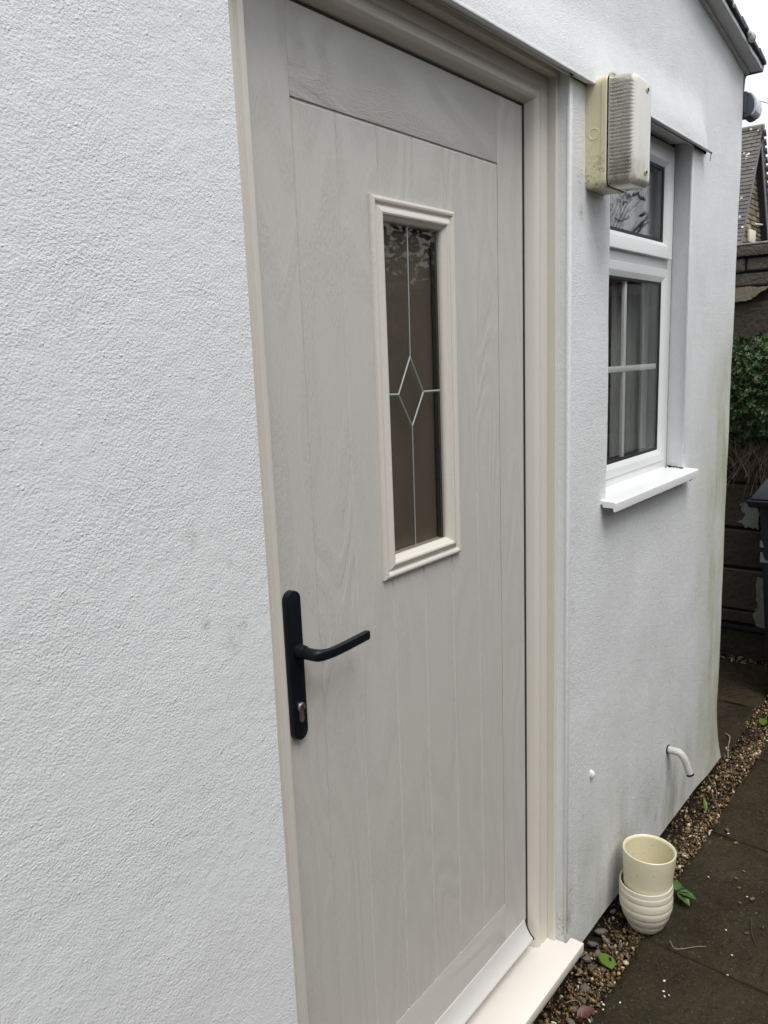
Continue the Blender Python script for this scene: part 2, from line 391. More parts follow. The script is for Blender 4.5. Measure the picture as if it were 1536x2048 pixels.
M['sensor'] = simple('slate_grey_plastic', (0.055, 0.066, 0.085), 0.45, 0.1)
M['sensor_face'] = simple('pale_lens', (0.50, 0.54, 0.58), 0.25, 0.12, 30)
M['box'] = simple('cream_box', (0.66, 0.63, 0.50), 0.5)
M['fence'] = make_island('weathered_fence', [(0.0, (0.22, 0.18, 0.13)), (1.0, (0.30, 0.25, 0.19))], 0.85, 0.002, 60, obj=True)
M['bark'] = simple('bark', (0.05, 0.04, 0.03), 0.9, 0.3, 20, 0.01, 30)
def make_drop():
    m, t, p = mat('water'); p.inputs['Base Color'].default_value = (1, 1, 1, 1)
    p.inputs['Transmission Weight'].default_value = 1.0; p.inputs['Roughness'].default_value = 0.0; p.inputs['IOR'].default_value = 1.33
    return m
M['water'] = make_drop()
M['wirewhite'] = simple('white_plastic', (0.75, 0.75, 0.74), 0.5)
M['flake'] = simple('paint_flake', (0.7, 0.69, 0.64), 0.6)

# ------------------------------------------------------------------ mesh helpers
def thing(name, label, cat, loc=(0, 0, 0), group=None):
    o = bpy.data.objects.new(name, None); COL.objects.link(o); o.location = loc
    o.empty_display_size = 0.05
    o['label'] = label; o['category'] = cat
    if group: o['group'] = group
    return o

def tag(o, label, cat, group=None):
    o['label'] = label; o['category'] = cat
    if group: o['group'] = group
    return o

def finish(name, me, m, parent=None, angle=35, smooth=True):
    me.name = name
    if smooth:
        me.polygons.foreach_set('use_smooth', [True] * len(me.polygons))
        bm = bmesh.new(); bm.from_mesh(me)
        a = math.radians(angle)
        for e in bm.edges:
            if len(e.link_faces) == 2 and e.calc_face_angle(0) > a: e.smooth = False
        bm.to_mesh(me); bm.free()
    if m is not None: me.materials.append(m)
    o = bpy.data.objects.new(name, me); COL.objects.link(o)
    if parent is not None:
        o.parent = parent
        o.matrix_parent_inverse = Matrix.Identity(4)
        # meshes are written in world coordinates: undo the parent's place
        pl = world_loc(parent)
        o.location = -pl
    return o

def world_loc(o):
    v = Vector(o.location)
    while o.parent is not None:
        o = o.parent; v = v + Vector(o.location)
    return v

def obj(name, verts, faces, m, parent=None, angle=35, smooth=True, fix=True):
    me = bpy.data.meshes.new(name)
    me.from_pydata([tuple(v) for v in verts], [], faces); me.update()
    if fix:
        bm = bmesh.new(); bm.from_mesh(me); bmesh.ops.recalc_face_normals(bm, faces=bm.faces); bm.to_mesh(me); bm.free()
    return finish(name, me, m, parent, angle, smooth)

def bmobj(name, bm, m, parent=None, angle=35, smooth=True):
    me = bpy.data.meshes.new(name)
    bmesh.ops.recalc_face_normals(bm, faces=bm.faces)
    bm.to_mesh(me); bm.free()
    return finish(name, me, m, parent, angle, smooth)

def box_bm(bm, x0, x1, y0, y1, z0, z1, bev=0.0, seg=2):
    r = bmesh.ops.create_cube(bm, size=1.0)
    vs = r['verts']
    for v in vs:
        v.co = Vector(((x0 + x1) / 2 + v.co.x * (x1 - x0), (y0 + y1) / 2 + v.co.y * (y1 - y0), (z0 + z1) / 2 + v.co.z * (z1 - z0)))
    if bev:
        es = list({e for v in vs for e in v.link_edges})
        bmesh.ops.bevel(bm, geom=es, offset=bev, segments=seg, affect='EDGES', profile=0.5)
    return vs

def box(name, x0, x1, y0, y1, z0, z1, m, parent=None, bev=0.0, seg=2):
    bm = bmesh.new(); box_bm(bm, x0, x1, y0, y1, z0, z1, bev, seg)
    return bmobj(name, bm, m, parent)

def prism(name, pts, lo, hi, axis, m, parent=None, angle=35, bev=0.0):
    """closed polygon pts (2D) extruded along axis 'x','y','z'"""
    def to3(p, h):
        if axis == 'x': return (h, p[0], p[1])
        if axis == 'y': return (p[0], h, p[1])
        return (p[0], p[1], h)
    n = len(pts)
    V = [to3(p, lo) for p in pts] + [to3(p, hi) for p in pts]
    F = [list(range(n)), list(range(n, 2 * n))] + [[i, (i + 1) % n, n + (i + 1) % n, n + i] for i in range(n)]
    bm = bmesh.new()
    vs = [bm.verts.new(v) for v in V]
    for f in F: bm.faces.new([vs[i] for i in f])
    bmesh.ops.recalc_face_normals(bm, faces=bm.faces)
    if bev:
        bmesh.ops.bevel(bm, geom=[e for e in bm.edges if e.calc_face_angle(0) > 0.5], offset=bev, segments=2, affect='EDGES', profile=0.5)
    return bmobj(name, bm, m, parent, angle)

def tube_data(path, rad, seg=10, cap=True):
    P = [Vector(p) for p in path]; n = len(P)
    R = rad if isinstance(rad, (list, tuple)) else [rad] * n
    V = []; F = []
    prev = None
    for i in range(n):
        d = (P[min(i + 1, n - 1)] - P[max(i - 1, 0)]).normalized()
        if prev is None:
            a = d.orthogonal().normalized()
        else:
            a = (prev - d * prev.dot(d)).normalized()
        prev = a; b = d.cross(a)
        for k in range(seg):
            th = 2 * math.pi * k / seg
            V.append(P[i] + (a * math.cos(th) + b * math.sin(th)) * R[i])
    for i in range(n - 1):
        for k in range(seg):
            F.append([i * seg + k, i * seg + (k + 1) % seg, (i + 1) * seg + (k + 1) % seg, (i + 1) * seg + k])
    if cap:
        F.append(list(range(seg))[::-1]); F.append(list(range((n - 1) * seg, n * seg)))
    return V, F

def tube(name, path, rad, m, parent=None, seg=10):
    V, F = tube_data(path, rad, seg)
    return obj(name, V, F, m, parent, angle=50)

def smooth_path(pts, k=6):
    P = [Vector(p) for p in pts]; out = []
    for i in range(len(P) - 1):
        p0 = P[max(i - 1, 0)]; p1 = P[i]; p2 = P[i + 1]; p3 = P[min(i + 2, len(P) - 1)]
        for j in range(k):
            t = j / k
            out.append(0.5 * ((2 * p1) + (p2 - p0) * t + (2 * p0 - 5 * p1 + 4 * p2 - p3) * t * t + (-p0 + 3 * p1 - 3 * p2 + p3) * t ** 3))
    out.append(P[-1]); return out

def ring_pieces(names, rect, prof, m, parent, sides='LRTB', fixed_bottom=False, angle=30):
    """mitred frame; prof = [(inset, y)], one mesh per side"""
    x0, x1, z0, z1 = rect; out = []
    def corners(d):
        zb = z0 if fixed_bottom else z0 + d
        return {'bl': (x0 + d, zb), 'br': (x1 - d, zb), 'tl': (x0 + d, z1 - d), 'tr': (x1 - d, z1 - d)}
    ends = {'L': ('bl', 'tl'), 'R': ('br', 'tr'), 'T': ('tl', 'tr'), 'B': ('bl', 'br')}
    for s in sides:
        a, b = ends[s]; V = []; F = []
        for d, y in prof:
            c = corners(d)
            V.append((c[a][0], y, c[a][1])); V.append((c[b][0], y, c[b][1]))
        n = len(prof)
        for i in range(n):
            j = (i + 1) % n
            F.append([2 * i, 2 * i + 1, 2 * j + 1, 2 * j])
        F.append([2 * i for i in range(n)]); F.append([2 * i + 1 for i in range(n)])
        out.append(obj(names[s], V, F, m, parent, angle=angle))
    return out

def lathe(name, prof, centre, m, parent=None, seg=64, tilt=None, angle=40, closed=True):
    V = []; F = []; n = len(prof)
    cx, cy, cz = centre
    for (r, z) in prof:
        for k in range(seg):
            a = 2 * math.pi * k / seg
            V.append(Vector((r * math.cos(a), r * math.sin(a), z)))
    for i in range(n - 1):
        for k in range(seg):
            F.append([i * seg + k, i * seg + (k + 1) % seg, (i + 1) * seg + (k + 1) % seg, (i + 1) * seg + k])
    F.append(list(range(seg))); F.append(list(range((n - 1) * seg, n * seg)))
    if tilt is not None:
        R = Matrix.Rotation(tilt[0], 3, 'X') @ Matrix.Rotation(tilt[1], 3, 'Y')
        V = [R @ v for v in V]
    V = [v + Vector((cx, cy, cz)) for v in V]
    return obj(name, V, F, m, parent, angle=angle)

def rand_rots(n):
    q = rng.normal(size=(n, 4)); q /= np.linalg.norm(q, axis=1)[:, None]
    w_, x, y, z = q.T
    return np.stack([np.stack([1 - 2 * (y * y + z * z), 2 * (x * y - z * w_), 2 * (x * z + y * w_)], 1),
                     np.stack([2 * (x * y + z * w_), 1 - 2 * (x * x + z * z), 2 * (y * z - x * w_)], 1),
                     np.stack([2 * (x * z - y * w_), 2 * (y * z + x * w_), 1 - 2 * (x * x + y * y)], 1)], 1)

def scatter(name, bv, bf, mats, locs, m, parent=None, smooth=False):
    """many copies of one little mesh, joined"""
    bv = np.array(bv, float); n = len(locs); k = len(bv)
    V = np.einsum('nij,kj->nki', mats, bv) + locs[:, None, :]
    V = V.reshape(-1, 3)
    bf = [list(f) for f in bf]; L = sum(len(f) for f in bf)
    loops = np.concatenate([np.array(f) for f in bf]); sizes = np.array([len(f) for f in bf])
    allloops = (loops[None, :] + (np.arange(n) * k)[:, None]).reshape(-1)
    allsizes = np.tile(sizes, n); starts = np.concatenate([[0], np.cumsum(allsizes)[:-1]])
    me = bpy.data.meshes.new(name)
    me.vertices.add(len(V)); me.vertices.foreach_set('co', V.reshape(-1))
    me.loops.add(len(allloops)); me.loops.foreach_set('vertex_index', allloops.astype(np.int32))
    me.polygons.add(len(allsizes)); me.polygons.foreach_set('loop_start', starts.astype(np.int32))
    me.polygons.foreach_set('loop_total', allsizes.astype(np.int32))
    me.update(calc_edges=True); me.validate()
    if smooth: me.polygons.foreach_set('use_smooth', [True] * len(me.polygons))
    me.materials.append(m)
    o = bpy.data.objects.new(name, me); COL.objects.link(o)
    if parent is not None:
        o.parent = parent; o.location = -world_loc(parent)
    return o

def ico(sub=1):
    bm = bmesh.new(); bmesh.ops.create_icosphere(bm, subdivisions=sub, radius=1.0)
    V = [tuple(v.co) for v in bm.verts]; F = [[v.index for v in f.verts] for f in bm.faces]; bm.free()
    return V, F

# ------------------------------------------------------------------ SETTING: ground
g = obj('ground', [(-60, -60, -.045), (120, -60, -.045), (120, 60, -.045), (-60, 60, -.045)], [[0, 1, 2, 3]], M['soil'], smooth=False)
g['kind'] = 'structure'

paving = bpy.data.objects.new('paving', None); COL.objects.link(paving); paving['kind'] = 'structure'
def slab(x0, x1, y0, y1, seed, top=0.0, tiltx=0.0, skew=0.0):
    r = np.random.default_rng(seed)
    nx = max(6, int((x1 - x0) / 0.022)); ny = max(6, int((y1 - y0) / 0.022))
    xs = np.linspace(x0, x1, nx); ys = np.linspace(y0, y1, ny)
    from mathutils import noise as mn
    V = []; F = []
    for j, yy in enumerate(ys):
        for i, xx in enumerate(xs):
            ex = min(xx - x0, x1 - xx, yy - y0, y1 - yy)
            h = mn.noise(Vector((xx * 5, yy * 5, seed))) * 0.006 + mn.noise(Vector((xx * 19, yy * 19, seed))) * 0.0035 + mn.noise(Vector((xx * 47, yy * 47, seed))) * 0.0015
            wob = 0.006 * mn.noise(Vector((xx * 9, yy * 9, seed + 5.5))) if ex < 0.001 else 0
            z = top + h + (xx - x0) * tiltx - (0.010 if ex < 0.001 else 0.0)
            V.append((xx + wob + skew * (yy - y1), yy + wob, z))
    for j in range(ny - 1):
        for i in range(nx - 1):
            a = j * nx + i; F.append([a, a + 1, a + nx + 1, a + nx])
    # skirt
    per = [i for i in range(nx)] + [j * nx + nx - 1 for j in range(1, ny)] + [(ny - 1) * nx + i for i in range(nx - 2, -1, -1)] + [j * nx for j in range(ny - 2, 0, -1)]
    base = len(V)
    for k in per: V.append((V[k][0], V[k][1], -.043))
    n = len(per)
    for k in range(n): F.append([per[k], per[(k + 1) % n], base + (k + 1) % n, base + k])
    return obj('paving_slab', V, F, M['paving'], paving, angle=60)
xs = [-0.95, -0.32, 0.30, 0.72, 1.345, 1.972, 2.60, 3.21, 3.83, 4.24]
for i in range(len(xs) - 1):
    a, b = xs[i] + .005, xs[i + 1] - .005
    slab(a, b, -.70, -.105 + (.004 if i % 2 else -.003), 20 + i, (.0, .002, -.002)[i % 3], 0.0, 0.04)
    slab(a - .2, b - .2, -1.32, -.712, 40 + i, (.001, -.002, .002)[i % 3], 0.0, 0.04)
for k, (a, b) in enumerate(((3.10, 3.682), (3.69, 4.236))):
    for j, (c, d) in enumerate(((-.003, .50), (.508, 1.05), (1.058, 1.6))):
        slab(a, b, c, d, 70 + k * 4 + j, (0.0, .004)[k])

# ------------------------------------------------------------------ HOUSE WALL
house = thing('house', 'white roughcast rendered house with a green stained far corner and sloping verge', 'house', (1.5, 0.1, 0))
DX0, DX1, DZ1 = 0.741, 1.696, 2.2113       # door opening at the wall face
WX0, WX1, WZ0, WZ1 = 1.921, 2.5185, 1.240, 2.2043
XR = 3.013; HOODZ = 2.1965; HX0, HX1 = 0.70, 2.628
from mathutils import noise as mn
def sstep(a, b, x):
    t_ = min(1, max(0, (x - a) / (b - a))); return t_ * t_ * (3 - 2 * t_)
def vergez(x):                    # underside of the verge along the wall top
    return 2.515 + (3.0164 - x) * 0.163
def wall_y(x, z, upper):
    y = 0.0035 * mn.noise(Vector((x * 3.1, 0.3, z * 2.7))) + 0.0018 * mn.noise(Vector((x * 9, 2.3, z * 9)))
    if x < 0.9: y *= .6
    if upper:
        f = 1 - sstep(0, .16, z - HOODZ)
        fx = sstep(HX1, HX1 - .004 - (z - HOODZ) * .55 - .03, x) if x > 2 else sstep(HX0 - .0, HX0 + .06, x)
        y -= 0.022 * f * fx + 0.0
    if z < .25 and x > 2.7:
        y -= 0.012 * ((.25 - z) / .25) ** 2 * sstep(2.7, 3.0, x)
    return y
def wall_x(x, z):
    if x > XR - .001 and z < .27:
        return x + 0.052 * ((.27 - z) / .24) ** 1.6
    if x > 2.9 and z < .27:
        return x + 0.052 * ((.27 - z) / .24) ** 1.6 * (x - 2.9) / (XR - 2.9)
    return x
def lin(a, b, st):
    n = max(1, int(round((b - a) / st))); return [a + (b - a) * i / n for i in range(n)]
def build_wall():
    V = []; F = []; idx = {}
    def vid(x, y, z):
        k = (round(x, 5), round(y, 5), round(z, 5))
        if k not in idx: idx[k] = len(V); V.append((x, y, z))
        return idx[k]
    gx = lin(-2.5, 0.1, .2) + lin(.1, DX0, .03) + lin(DX0, DX1, .03) + lin(DX1, WX0, .03) + lin(WX0, WX1, .03) + lin(WX1, XR, .03) + [XR]
    gz = lin(0.034, .27, .02) + lin(.27, WZ0, .04) + lin(WZ0, HOODZ, .04) + [HOODZ]
    def W(x, z, up_): return (wall_x(x, z), wall_y(x, z, up_), z)
    for i in range(len(gx) - 1):
        for j in range(len(gz) - 1):
            xa, xb, za, zb = gx[i], gx[i + 1], gz[j], gz[j + 1]
            xm = (xa + xb) / 2; zm = (za + zb) / 2
            if DX0 < xm < DX1: continue
            if WX0 < xm < WX1 and zm > WZ0: continue
            F.append([vid(*W(xa, za, False)), vid(*W(xb, za, False)), vid(*W(xb, zb, False)), vid(*W(xa, zb, False))])
    # upper coat: ends in a bell-cast drip just above the openings
    nz = 26
    rows = []
    for i, x in enumerate(gx):
        top = vergez(x) + .03
        col = []
        for j in range(nz + 1):
            s = j / nz; z = HOODZ + (top - HOODZ) * (s ** 1.3)
            yy = wall_y(x, z, True)
            col.append((x, yy, z))
        rows.append(col)
    for i in range(len(gx) - 1):
        for j in range(nz):
            a, b = rows[i], rows[i + 1]
            F.append([vid(*a[j]), vid(*b[j]), vid(*b[j + 1]), vid(*a[j + 1])])
    # underside of the drip and the soffits of the openings
    for i in range(len(gx) - 1):
        xa, xb = gx[i], gx[i + 1]; xm = (xa + xb) / 2
        A, B = rows[i][0], rows[i + 1][0]
        if DX0 < xm < DX1: back, bz = .13, 2.2300
        elif WX0 < xm < WX1: back, bz = .066, 2.2150
        else:
            C, D = W(xb, HOODZ, False), W(xa, HOODZ, False)
            if abs(C[1] - B[1]) < 1e-6 and abs(D[1] - A[1]) < 1e-6: continue
            F.append([vid(*A), vid(*B), vid(*C), vid(*D)]); continue
        F.append([vid(*A), vid(*B), vid(xb, back * .3, HOODZ + (bz - HOODZ) * .8), vid(xa, back * .3, HOODZ + (bz - HOODZ) * .8)])
        F.append([vid(xa, back * .3, HOODZ + (bz - HOODZ) * .8), vid(xb, back * .3, HOODZ + (bz - HOODZ) * .8), vid(xb, back, bz), vid(xa, back, bz)])
    # foot, side and back of the wall
    for i in range(len(gx) - 1):
        xa, xb = gx[i], gx[i + 1]
        if DX0 < (xa + xb) / 2 < DX1: continue
        F.append([vid(*W(xa, gz[0], False)), vid(*W(xb, gz[0], False)), vid(wall_x(xb, gz[0]), .05, gz[0]), vid(wall_x(xa, gz[0]), .05, gz[0])])
    zs = gz
    for j in range(len(zs) - 1):
        za, zb = zs[j], zs[j + 1]
        F.append([vid(*W(XR, za, False)), vid(*W(XR, zb, False)), vid(wall_x(XR, zb), 4.0, zb), vid(wall_x(XR, za), 4.0, za)])
    a = rows[-1]
    for j in range(nz):
        F.append([vid(*a[j]), vid(*a[j + 1]), vid(XR, 4.0, a[j + 1][2]), vid(XR, 4.0, a[j][2])])
    return V, F
V, F = build_wall()
wall = obj('wall', V, F, M['render'], house, angle=50)
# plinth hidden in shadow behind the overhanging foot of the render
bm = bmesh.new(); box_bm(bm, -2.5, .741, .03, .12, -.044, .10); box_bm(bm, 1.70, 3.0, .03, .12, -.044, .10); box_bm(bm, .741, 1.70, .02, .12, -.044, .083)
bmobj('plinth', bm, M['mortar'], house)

# reveals (smoother plaster): door jamb sides, window sides
def reveal(name, xf, xb, yb, z0, z1, n=40, m=None):
    V = []; F = []; nd = 6
    for j in range(n + 1):
        z = z0 + (z1 - z0) * j / n
        for i in range(nd + 1):
            s = i / nd; y = wall_y(xf, z, False) * (1 - s) + yb * s
            wob = .0012 * mn.noise(Vector((y * 20, z * 14, xf * 3))) * (1 if 0 < i < nd else 0)
            V.append((xf + (xb - xf) * s + wob, y, z))
    for j in range(n):
        for i in range(nd):
            a = j * (nd + 1) + i; F.append([a, a + 1, a + nd + 2, a + nd + 1])
    return obj(name, V, F, m or M['render_smooth'], house, fix=False)
reveal('reveal', DX1, DX1 + .001, .13, .06, 2.24)
reveal('reveal', DX0, DX0 - .001, .13, .06, 2.24)
reveal('reveal', WX1, 2.551, .066, 1.2535, 2.232)
reveal('reveal', WX0, 1.889, .066, 1.2535, 2.232)
# slim plaster stop bead standing proud at the right of the door opening
box('corner_bead', DX1 - .0025, DX1 + .011, -.0035, .004, .125, 2.195, M['render_smooth'], house, bev=.0015)
box('corner_bead', WX1 - .0025, WX1 + .004, -.002, .004, 1.256, 2.196, M['render_smooth'], house, bev=.001)
box('drip_bead', .72, HX1 - .006, -.0245, -.016, HOODZ - .0035, HOODZ + .002, M['render_smooth'], house, bev=.001)
# broken mesh wire at the end of the drip bead
tube('bead_wire', smooth_path([(2.60, -.022, 2.192), (2.612, -.024, 2.188), (2.622, -.022, 2.196), (2.606, -.024, 2.180), (2.603, -.023, 2.168)], 4), .0011, M['rubber'], house, seg=6)
Vi, Fi = ico(2)
obj('render_lump', [(1.849 + v[0] * .007, -.001 + v[1] * .011, .516 + v[2] * .013) for v in Vi], Fi, M['render_smooth'], house)
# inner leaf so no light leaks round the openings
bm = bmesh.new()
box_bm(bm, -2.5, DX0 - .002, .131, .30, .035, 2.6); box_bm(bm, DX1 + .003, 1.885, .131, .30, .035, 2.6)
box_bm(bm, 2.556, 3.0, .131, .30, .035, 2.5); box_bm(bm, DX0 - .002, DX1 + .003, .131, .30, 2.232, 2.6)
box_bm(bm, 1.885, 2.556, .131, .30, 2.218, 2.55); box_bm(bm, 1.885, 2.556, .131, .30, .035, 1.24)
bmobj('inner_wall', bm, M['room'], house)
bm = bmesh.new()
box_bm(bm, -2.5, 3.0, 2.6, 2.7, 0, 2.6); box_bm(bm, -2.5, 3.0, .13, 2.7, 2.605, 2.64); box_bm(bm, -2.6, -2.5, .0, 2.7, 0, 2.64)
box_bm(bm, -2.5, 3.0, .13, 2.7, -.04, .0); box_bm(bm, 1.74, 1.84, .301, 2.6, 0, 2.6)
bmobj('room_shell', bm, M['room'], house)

# verge: mortared underside strip, board edge and slates on the slope
def verge_strip(name, ya, yb, dza, dzb, th, m, x0=-2.5, x1=3.03):
    V = []; F = []; n = 90
    for i in range(n + 1):
        x = x0 + (x1 - x0) * i / n; z = vergez(x)
        w_ = .0025 * mn.noise(Vector((x * 11, 1.7, 0)))
        V += [(x, ya, z + dza), (x, yb + w_, z + dzb), (x, yb + w_, z + dzb + th), (x, ya, z + dza + th + .01)]
    for i in range(n):
        for k in range(4): F.append([4 * i + k, 4 * i + (k + 1) % 4, 4 * (i + 1) + (k + 1) % 4, 4 * (i + 1) + k])
    F += [[0, 1, 2, 3], [4 * n + k for k in range(4)]]
    return obj(name, V, F, m, house)
verge_strip('verge_mortar', .02, -.012, -.006, -.006, .012, M['verge'])
verge_strip('verge_board', .03, -.050, .004, .0, .012, M['verge'], x1=3.035)
# slates edge on, each slightly out of line
r_ = random.Random(3)
x = -2.5; k = 0
while x < 3.0:
    L = .21; z = vergez(x + L) + .012
    V = []
    y0 = -.055 - r_.random() * .006; dz = r_.uniform(0, .003)
    for (xx, zz) in ((x, vergez(x) + .026), (min(x + L + .04, 3.045), vergez(min(x + L + .04, 3.045)) + .016 + dz)):
        for yy in (y0, .30):
            for tt in (0, .009): V.append((xx, yy, zz + tt))
    obj('slate', V, [[0, 1, 3, 2], [4, 5, 7, 6], [0, 1, 5, 4], [2, 3, 7, 6], [0, 2, 6, 4], [1, 3, 7, 5]], M['slate'], house)
    x += L
for (lx, s) in ((2.86, .020), (2.66, .009), (2.60, .007), (2.835, .012)):
    obj('mortar_lump', [(lx + v[0] * s * 1.3, -.058 + v[1] * s * .6, vergez(lx) + .024 + v[2] * s * .8) for v in Vi], Fi, M['verge'], house)
# eave at the far side: dark soffit wedge and fascia
prism('eave_soffit', [(3.0135, 2.415), (3.0145, 2.54), (3.052, 2.515), (3.030, 2.495)], -.0, 3.9, 'y', M['eave'], house)
prism('eave_board', [(3.0146, 2.541), (3.0146, 2.556), (3.075, 2.545), (3.053, 2.511)], -.048, 3.9, 'y', M['eave'], house)

# ------------------------------------------------------------------ DOOR FRAME
dframe = thing('door_frame', 'cream moulded door frame with a wide cream sill set into the white wall', 'door frame', (1.22, .08, .085))
S = .92
prof = [(0, .125), (0, .046), (.001, .044), (.020, .044), (.026, .0450), (.0285, .0485), (.031, .0495), (.0335, .0475), (.036, .0450), (.042, .0442),
        (.048, .0455), (.0525, .0495), (.0545, .0535), (.0560, .0580), (.0575, .0625), (.0600, .0700), (.0608, .0740), (.0608, .125)]
prof = [(d * S, y) for d, y in prof]
ring_pieces({'L': 'jamb', 'R': 'jamb', 'T': 'head'}, (.764, 1.684, .1095, 2.1995), prof, M['frame'], dframe, 'LRT', True, angle=24)
tp = [(0, .125), (0, .026), (.002, .0235), (.0145, .0235), (.0165, .026), (.0165, .125)]
ring_pieces({'L': 'trim', 'R': 'trim', 'T': 'trim'}, (.7465, 1.7010, .1095, 2.2170), tp, M['frame'], dframe, 'LRT', True)
prism('sill', [(.700, -.042), (1.7215, -.042), (1.7215, -.0045), (1.6945, -.0045), (1.6945, .128), (.7425, .128), (.7425, -.0045), (.700, -.0045)], .083, .1090, 'z', M['sill'], dframe, bev=.0016)
box('threshold', .8215, 1.6270, .100, .124, .1092, .147, M['alu'], dframe, bev=.002)
box('gasket', 1.6215, 1.6278, .0715, .078, .131, 2.1420, M['rubber'], dframe)
box('gasket', .8216, 1.6270, .0735, .082, 2.1385, 2.1432, M['rubber'], dframe)

# ------------------------------------------------------------------ DOOR LEAF
door = thing('front_door', 'light grey woodgrain front door with a narrow glass panel and black handle', 'door', (1.22, .09, .13))
YF, YB = .073, .112
SX0, SX1, SZ0, SZ1 = .8225, 1.6215, .150, 2.1380
GZ0, GZ1 = .2995, 2.0065
edges = [.916, 1.017, 1.120, 1.219, 1.318, 1.419, 1.517]
g_ = .0010
GX0, GX1, GW0, GW1 = 1.1250, 1.3075, 1.262, 1.858
box('core', SX0 + .01, GX0 - .001, .0760, .110, SZ0 + .02, SZ1 - .01, M['door'], door)
box('core', GX1 + .001, SX1 - .01, .0760, .110, SZ0 + .02, SZ1 - .01, M['door'], door)
box('core', GX0 - .001, GX1 + .001, .0760, .110, SZ0 + .02, GW0, M['door'], door)
box('core', GX0 - .001, GX1 + .001, .0760, .110, GW1, SZ1 - .01, M['door'], door)
box('stile', SX0, edges[0] - .00005, YF, YB, SZ0, SZ1, M['door'], door, bev=.0003, seg=1)
box('stile', edges[-1] + .00005, SX1, YF, YB, SZ0, SZ1, M['door'], door, bev=.0003, seg=1)
box('top_rail', edges[0] + .00005, edges[-1] - .00005, YF, .0765, GZ1 + .0016, SZ1, M['door_h'], door, bev=.0003)
box('bottom_rail', edges[0] + .00005, edges[-1] - .00005, YF, .0765, SZ0, GZ0 - .0008, M['door_h'], door, bev=.0008)
for i in range(6):
    a, b = edges[i] + g_, edges[i + 1] - g_
    bm = bmesh.new()
    def plank(z0_, z1_, top, bot):
        ch = .0027
        P_ = [(YF, z0_ + bot), (YF, z1_ - top), (.0762, z1_), (.0762, z0_)]
        vs = []
        for xx, ins in ((a, 1), (b, -1)):
            vs.append([bm.verts.new((xx + ins * (ch if k < 2 else 0), y_, z_)) for k, (y_, z_) in enumerate(P_)])
        A, B = vs
        bm.faces.new(A); bm.faces.new(B)
        for k in range(4): bm.faces.new([A[k], A[(k + 1) % 4], B[(k + 1) % 4], B[k]])
    if i in (2, 3):
        plank(GZ0 + .0004, GW0, .001, .0012); plank(GW1, GZ1 - .0004, .0042, .001)
    else: plank(GZ0 + .0004, GZ1 - .0004, .0042, .0012)
    bmobj('board', bm, M['door'], door, angle=20)
# moulded frame round the glass
prof = [(0, .0785), (0, .0702), (.0008, .0678), (.0030, .0652), (.0062, .0640), (.0096, .0648), (.0120, .0676), (.0138, .0692), (.0165, .0684),
        (.0195, .0660), (.0230, .0640), (.0262, .0634), (.0290, .0644), (.0304, .0668), (.0325, .0690), (.0360, .0715), (.0380, .0750), (.0385, .0780), (.0385, .0960), (.02, .0960)]
ring_pieces({'L': 'moulding', 'R': 'moulding', 'T': 'moulding', 'B': 'moulding'}, (1.0890, 1.3430, 1.2252, 1.8932), prof, M['mould'], door, angle=28)
def pane(name, x0, x1, z0, z1, y, m, parent, th=.004):
    return box(name, x0, x1, y, y + th, z0, z1, m, parent)
pn = pane('glass_pane', 1.1260, 1.3068, 1.2640, 1.8560, .0800, M['glass_door'], door)
box('spacer', 1.2985, 1.3068, .0812 + .003, .094, 1.2640, 1.8560, M['rubber'], door)
box('obscured_pane', 1.1260, 1.3060, .097, .101, 1.2640, 1.8560, M['obscured'], door)
def came(pts, wd=.0042):
    bm = bmesh.new()
    for (x0, z0), (x1, z1) in pts:
        d = Vector((x1 - x0, 0, z1 - z0)); L = d.length; d.normalize(); n = Vector((-d.z, 0, d.x))
        c0 = Vector((x0, 0, z0)); c1 = Vector((x1, 0, z1))
        q = []
        for c in (c0, c1):
            for s, y in ((-.5, .0799), (0, .0784), (.5, .0799)):
                v = c + n * wd * s; q.append(bm.verts.new((v.x, y, v.z)))
        bm.faces.new([q[0], q[1], q[4], q[3]]); bm.faces.new([q[1], q[2], q[5], q[4]])
        bm.faces.new([q[0], q[3], q[5], q[2]])
    return bm
cx = 1.2040
bmobj('leading', came([((cx + .003, 1.8555), (cx, 1.6249)), ((cx, 1.4969), (cx - .001, 1.2645))], .0022), M['brass'], door)
bmobj('diamond_leading', came([((cx, 1.6249), (1.1649, 1.5575)), ((1.1649, 1.5575), (cx, 1.4969)), ((cx, 1.4969), (1.2430, 1.5585)), ((1.2430, 1.5585), (cx, 1.6249)),
                    ((1.1262, 1.5590), (1.1649, 1.5575)), ((1.2430, 1.5585), (1.2982, 1.5580))], .0042), M['brass'], door)
# weather bar at the foot of the leaf
wb = [(YF, .196), (.0705, .1965), (.0690, .1875), (.0640, .1740), (.0560, .1610), (.0480, .1540), (.0470, .1500), (.0500, .1490), (YF, .1600)]
prism('weather_bar', wb, .8235, 1.6115, 'x', M['alu'], door, angle=28)
prism('weather_bar_end', [(y - .002, z - .0005) for y, z in wb[:7]] + [(.0500, .1470), (.0560, .1560), (.0660, .172), (YF - .001, .184)], 1.6118, 1.6150, 'x', M['rubber'], door)
